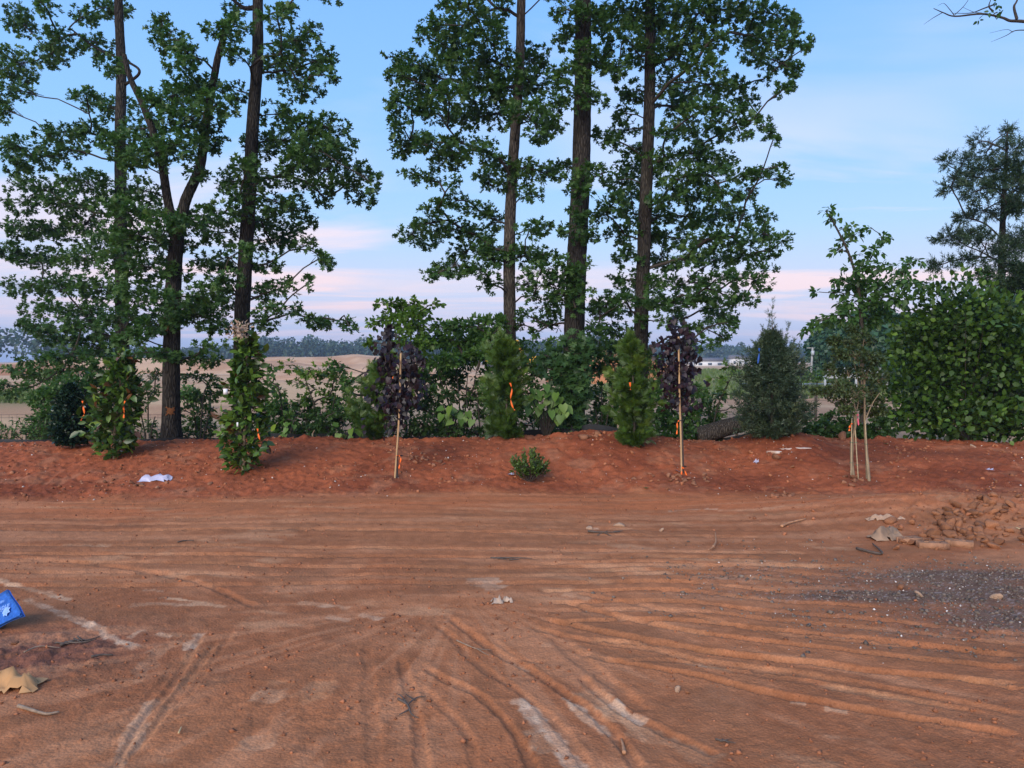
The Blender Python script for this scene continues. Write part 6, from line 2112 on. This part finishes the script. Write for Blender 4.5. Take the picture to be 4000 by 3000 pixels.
def blue_bag():
    p = hit(22, 1362)
    root = tag(empty('blue_bag', p), 'bright blue printed bag cut by the left picture edge', 'bag')
    d = p[1]
    # top face seen at its real tilt: far edge rests high, near edge hangs over a dark gap
    a = at(27, 2308, d + .10)            # far right corner
    b = at(88, 2406, d - .06)            # near right corner
    ex = (at(0, 2448, d - .03) - b)
    ex /= np.linalg.norm(ex)
    W = .42
    nx, ny = 14, 8
    V = []
    for j in range(ny):
        for i in range(nx):
            f, g = i / (nx - 1), j / (ny - 1)
            q = (b * (1 - g) + a * g) + ex * W * f
            q[2] += .012 * math.sin(f * 5 + g * 2) + .008 * math.sin(g * 6)
            V.append(q)
    V = np.array(V)
    nrm = np.cross(ex, a - b)
    nrm /= np.linalg.norm(nrm)
    if nrm[2] < 0:
        nrm = -nrm
    V2 = V - nrm * .02
    i = np.arange(ny - 1)[:, None] * nx
    j = np.arange(nx - 1)[None]
    q = np.stack([i + j, i + j + 1, i + nx + j + 1, i + nx + j], -1).reshape(-1, 4)
    n = nx * ny
    ring = [k for k in range(nx)] + [r * nx + nx - 1 for r in range(1, ny)] + [(ny - 1) * nx + k for k in range(nx - 2, -1, -1)] + [r * nx for r in range(ny - 2, 0, -1)]
    side = []
    for k in range(len(ring)):
        m = ring[(k + 1) % len(ring)]
        side += [(ring[k], m, m + n), (ring[k], m + n, ring[k] + n)]
    T = np.vstack([q[:, [0, 1, 2]], q[:, [0, 2, 3]], q[:, [0, 2, 1]] + n, q[:, [0, 3, 2]] + n, np.array(side)])
    link('panel', mesh_from('panel', np.vstack([V, V2]), T, M['blue_bag'], smooth=False), root)
    B = MB()                              # folded hem along the near edge
    B.tube(np.array([b + ex * W * f + nrm * .004 + (a - b) * .06 for f in np.linspace(0, 1, 8)]), .008, 5)
    B.build('hem', M['blue_bag'], root)
    gap = np.array([b + ex * W * .5 + (a - b) * .45]) - nrm * .05
    B = MB()                              # near-black lump standing in for the shade under the lifted panel
    V3, T3 = ROCKS[2]
    B.add(V3 * np.array([.20, .07, .06]) + gap[0], T3)
    B.build('gap_shade', M['bag_dark'], root)
    # the print: upside down for the viewer
    yax = -(a - b) / np.linalg.norm(a - b)
    xax = -(-ex)
    zax = np.cross(xax, yax)
    zax /= np.linalg.norm(zax)
    yax = np.cross(zax, xax)
    def text(body, f, g, size):
        cu = bpy.data.curves.new('print', 'FONT')
        cu.body = body
        cu.size = size
        cu.materials.append(M['print'])
        o = bpy.data.objects.new('print', cu)
        o.matrix_world = Matrix([[xax[r], yax[r], zax[r], 0] for r in range(3)] + [[0, 0, 0, 1]])
        q = b * (1 - g) + a * g + ex * W * f + zax * .022
        o.matrix_world.translation = q
        col.objects.link(o)
        mw = o.matrix_world.copy()
        bpy.context.view_layer.update()
        me = bpy.data.meshes.new_from_object(o.evaluated_get(bpy.context.evaluated_depsgraph_get()))
        bpy.data.objects.remove(o)
        o = link('print', me, root)
        o.matrix_basis = mw
    text('indies/Su', .03, .52, .055)
    text('national', .08, .70, .035)
    B = MB()
    c = b * .68 + a * .32 + ex * W * .17 + zax * .021
    for k in range(7):
        t = k * 6.283 / 7
        dv = xax * math.cos(t) + yax * math.sin(t)
        B.many(*TPL['round'], np.array([c]), frames(dv[None], zax[None]), np.array([.036]), np.array([.5]))
    B.build('print_flower', M['print'], root)


blue_bag()

# ------------------------------------------------------------------ far objects
def excavator(label, u, v, d, flip, arm=(1.0, 1.0)):
    c = at(u * K, v * K, d)
    c[2] = float(base_height(c[:1], c[1:2])[0])
    root = tag(empty('excavator', c), label, 'excavator', 'yellow excavators in the field')
    f = -1 if flip else 1
    for s in (-1, 1):
        B = MB()
        B.tube(np.array([c + [-1.6, s * .9, .4], c + [1.6, s * .9, .4]]), .4, 10, cap=True)
        B.build('track', M['black'], root)
    B = MB()
    B.box(c + [-.3 * f, 0, 1.4], (2.8, 2.2, 1.1))
    B.build('body', M['yellow'], root)
    B = MB()
    B.box(c + [.7 * f, -.6, 2.3], (1.0, 1.0, 1.5))
    B.build('cab', M['glass'], root)
    B = MB()
    B.tube(np.array([c + [.9 * f, .3, 1.7], c + [2.2 * f, .3, 4.1 * arm[0]], c + [3.6 * f, .3, 4.4 * arm[0]]]), [.32, .30, .22], 6, cap=True)
    B.build('boom', M['yellow'], root)
    B = MB()
    B.tube(np.array([c + [3.6 * f, .3, 4.4 * arm[0]], c + [4.5 * f, .3, 2.0]]), [.24, .16], 6, cap=True)
    B.build('stick', M['yellow'], root)
    B = MB()
    V3, T3 = ROCKS[4]
    B.add(V3 * np.array([.7, .6, .6]) + c + np.array([4.4 * f, .3, 1.5]), T3)
    B.build('bucket', M['black'], root)


excavator('yellow excavator seen left of the grey-trunked oak', 1070, 800, 120, False)
excavator('yellow excavator seen between the grey-trunked oak and the thickest trunk', 1150, 800, 105, True)


def house(label, u, v, d, w, h, roof=True, n_win=3):
    c = at(u * K, v * K, d)
    c[2] = -.3
    root = tag(empty('house', c), label, 'house', 'pale houses far across the field')
    B = MB()
    B.box(c + [0, 0, h / 2], (w, 6, h))
    B.build('wall', M['house_white'], root)
    if roof:
        B = MB()
        V = np.array([[-w / 2 - .3, -3.3, h], [w / 2 + .3, -3.3, h], [w / 2 + .3, 3.3, h], [-w / 2 - .3, 3.3, h], [-w / 2, 0, h + 1.1], [w / 2, 0, h + 1.1]])
        B.add(V + c, [(0, 1, 5), (0, 5, 4), (2, 3, 4), (2, 4, 5), (1, 2, 5), (3, 0, 4), (0, 2, 1), (0, 3, 2)])
        B.build('roof', M['house_roof'], root)
    for k in range(n_win):
        B = MB()
        B.box(c + [(k + .5) / n_win * w - w / 2, -3.02, h * .55], (w / n_win * .4, .08, h * .35))
        B.build('window', M['house_glass'], root)


house('pale long low building far right of the right purple tree', 1528, 800, 230, 9, 2.0)
house('pale low building next to the long one far right', 1556, 800, 235, 6, 2.0)
house('small pale gabled house at the right end of the far row', 1592, 800, 230, 5.0, 2.8)
house('grey long low building left of the juniper on the horizon', 1630, 800, 260, 12, 2.4, True, 5)


def far_right_bits():
    d = 46.0
    c = at(3172, 1465, d)
    root = tag(empty('utility_pole', (c[0], d, 0)), 'thin pale pole with a transformer beyond the field right of the juniper', 'pole')
    B = MB()
    t = at(3174, 1358, d)
    B.tube(np.array([[c[0] - .1, d, -.1], [t[0], d, t[2]]]), [.08, .06], 8, cap=True)
    B.build('shaft', M['pole_wood'], root)
    B = MB()
    q = at(3175, 1370, d - .1)
    B.tube(np.array([q, q - [0, 0, .28]]), .1, 10, cap=True)
    B.build('transformer', M['metal'], root)
    B = MB()
    B.box(t + [-.1, 0, -.02], (.5, .05, .05))
    B.build('crossarm', M['pole_wood'], root)
    # mailbox
    m = at(3130, 1462, 42)
    root = tag(empty('mailbox', (m[0], 42, 0)), 'small dark mailbox on a post beyond the field', 'mailbox')
    B = MB()
    B.box((m[0], 42, .45), (.08, .08, 1.0))
    B.build('post', M['black'], root)
    B = MB()
    B.tube(np.array([[m[0] - .25, 42, 1.05], [m[0] + .15, 42, 1.05]]), .12, 10, cap=True)
    B.build('box', M['black'], root)
    # deck with lattice rail
    p = at(3225, 1462, 40)
    root = tag(empty('lattice_deck', (p[0], 40, 0)), 'pale porch deck with a crossed lattice rail beyond the field', 'deck')
    L, z0, z1 = 3.4, .95, 1.35
    for z in (z0, z1):
        B = MB()
        B.box((p[0] + L / 2, 40, z), (L, .08, .06))
        B.build('rail', M['metal'], root)
    B = MB()
    B.box((p[0] + L / 2, 41.2, z0 - .1), (L, 2.4, .12))
    B.build('floor_boards', M['metal'], root)
    for k in range(9):
        x = p[0] + L * k / 9
        for a, b_ in ((x, x + L / 9), (x + L / 9, x)):
            B = MB()
            B.tube(np.array([[a, 39.97, z0], [b_, 39.97, z1]]), .018, 4)
            B.build('lattice_slat', M['metal'], root)
    for x in (p[0], p[0] + L / 2, p[0] + L):
        B = MB()
        B.box((x, 40.06, .5), (.1, .1, 1.2))
        B.build('post', M['metal'], root)
    # path strip and bright bush
    B = MB()
    V = []
    for x in np.linspace(13.6, 18.5, 14):
        for y in (43.0, 45.0):
            V.append([x + .25 * (y - 43), y + (x - 13) * -.25, float(base_height(np.array([x]), np.array([y]))[0]) + .35])
    T = []
    for i in range(13):
        a = i * 2
        T += [(a, a + 2, a + 3), (a, a + 3, a + 1)]
    V = np.array(V)
    V = np.vstack([V, V - [0, 0, .9]])
    n = 28
    T += [(a + n, b_ + n, c_ + n) for a, c_, b_ in T]
    tag(link('path', mesh_from('path', V, T, M['asphalt'])), 'pale strip of path beyond the field', kind='structure')
    root, _ = plant('bright_bush', 'bright green bush beside the pale path beyond the field', 'bush', [(np.vstack([gpt(1765, 820, 38), at(1765 * K, 805 * K, 38)]), .04, .02)],
                    puffs_px([(1758, 812, 18, 12, 0), (1772, 810, 16, 12, 0), (1745, 818, 14, 9, 0)], 0, 0, K, 38, .3), dict(BUSH, L=.16, dens=3, mat='sapling'), bark='twig', trunk='stem')


far_right_bits()


def field_grass():
    B = MB()
    n = 9000
    y = rng.uniform(32, 110, n)
    x = y * rng.uniform(.12, .75, n)
    m = 1500
    y = np.concatenate([y, rng.uniform(29, 38, m)])
    x = np.concatenate([x, y[n:] * rng.uniform(-.74, -.58, m)])
    z = base_height(x, y)
    n = len(x)
    tri = np.array([[-.12, 0, 0], [.12, 0, 0], [.16, 1, .1], [-.02, .8, 0], [-.2, .9, -.1]])
    s = .22 * (.6 + rng.random(n)) * (.6 + y / 70)
    B.many(tri, [(0, 1, 2), (0, 1, 3), (0, 1, 4)], np.stack([x, y, z], 1), frames(UP + rng.normal(size=(n, 3)) * .35, rng.normal(size=(n, 3)) * .6 + [0, -1, 0]), s, np.clip(rng.normal(.5, .22, n), 0, 1))
    tag(B.build('field_grass', M['grass']), 'patches of rough grass across the field behind the bank', 'grass', kind='stuff')


field_grass()


# ------------------------------------------------------------------ evening haze
def haze():
    B = MB()
    B.box((0, 440, 8.0), (17000, 980, 21.0))
    m, t, out = new_mat('haze')
    v = N(t, 'ShaderNodeVolumePrincipled')
    v.inputs['Color'].default_value = (.62, .74, .92, 1)
    v.inputs['Density'].default_value = .0006
    v.inputs['Anisotropy'].default_value = .2
    t.links.new(v.outputs[0], out.inputs['Volume'])
    tag(B.build('haze', m), 'thin blue evening haze over the land', 'haze', kind='stuff')


haze()
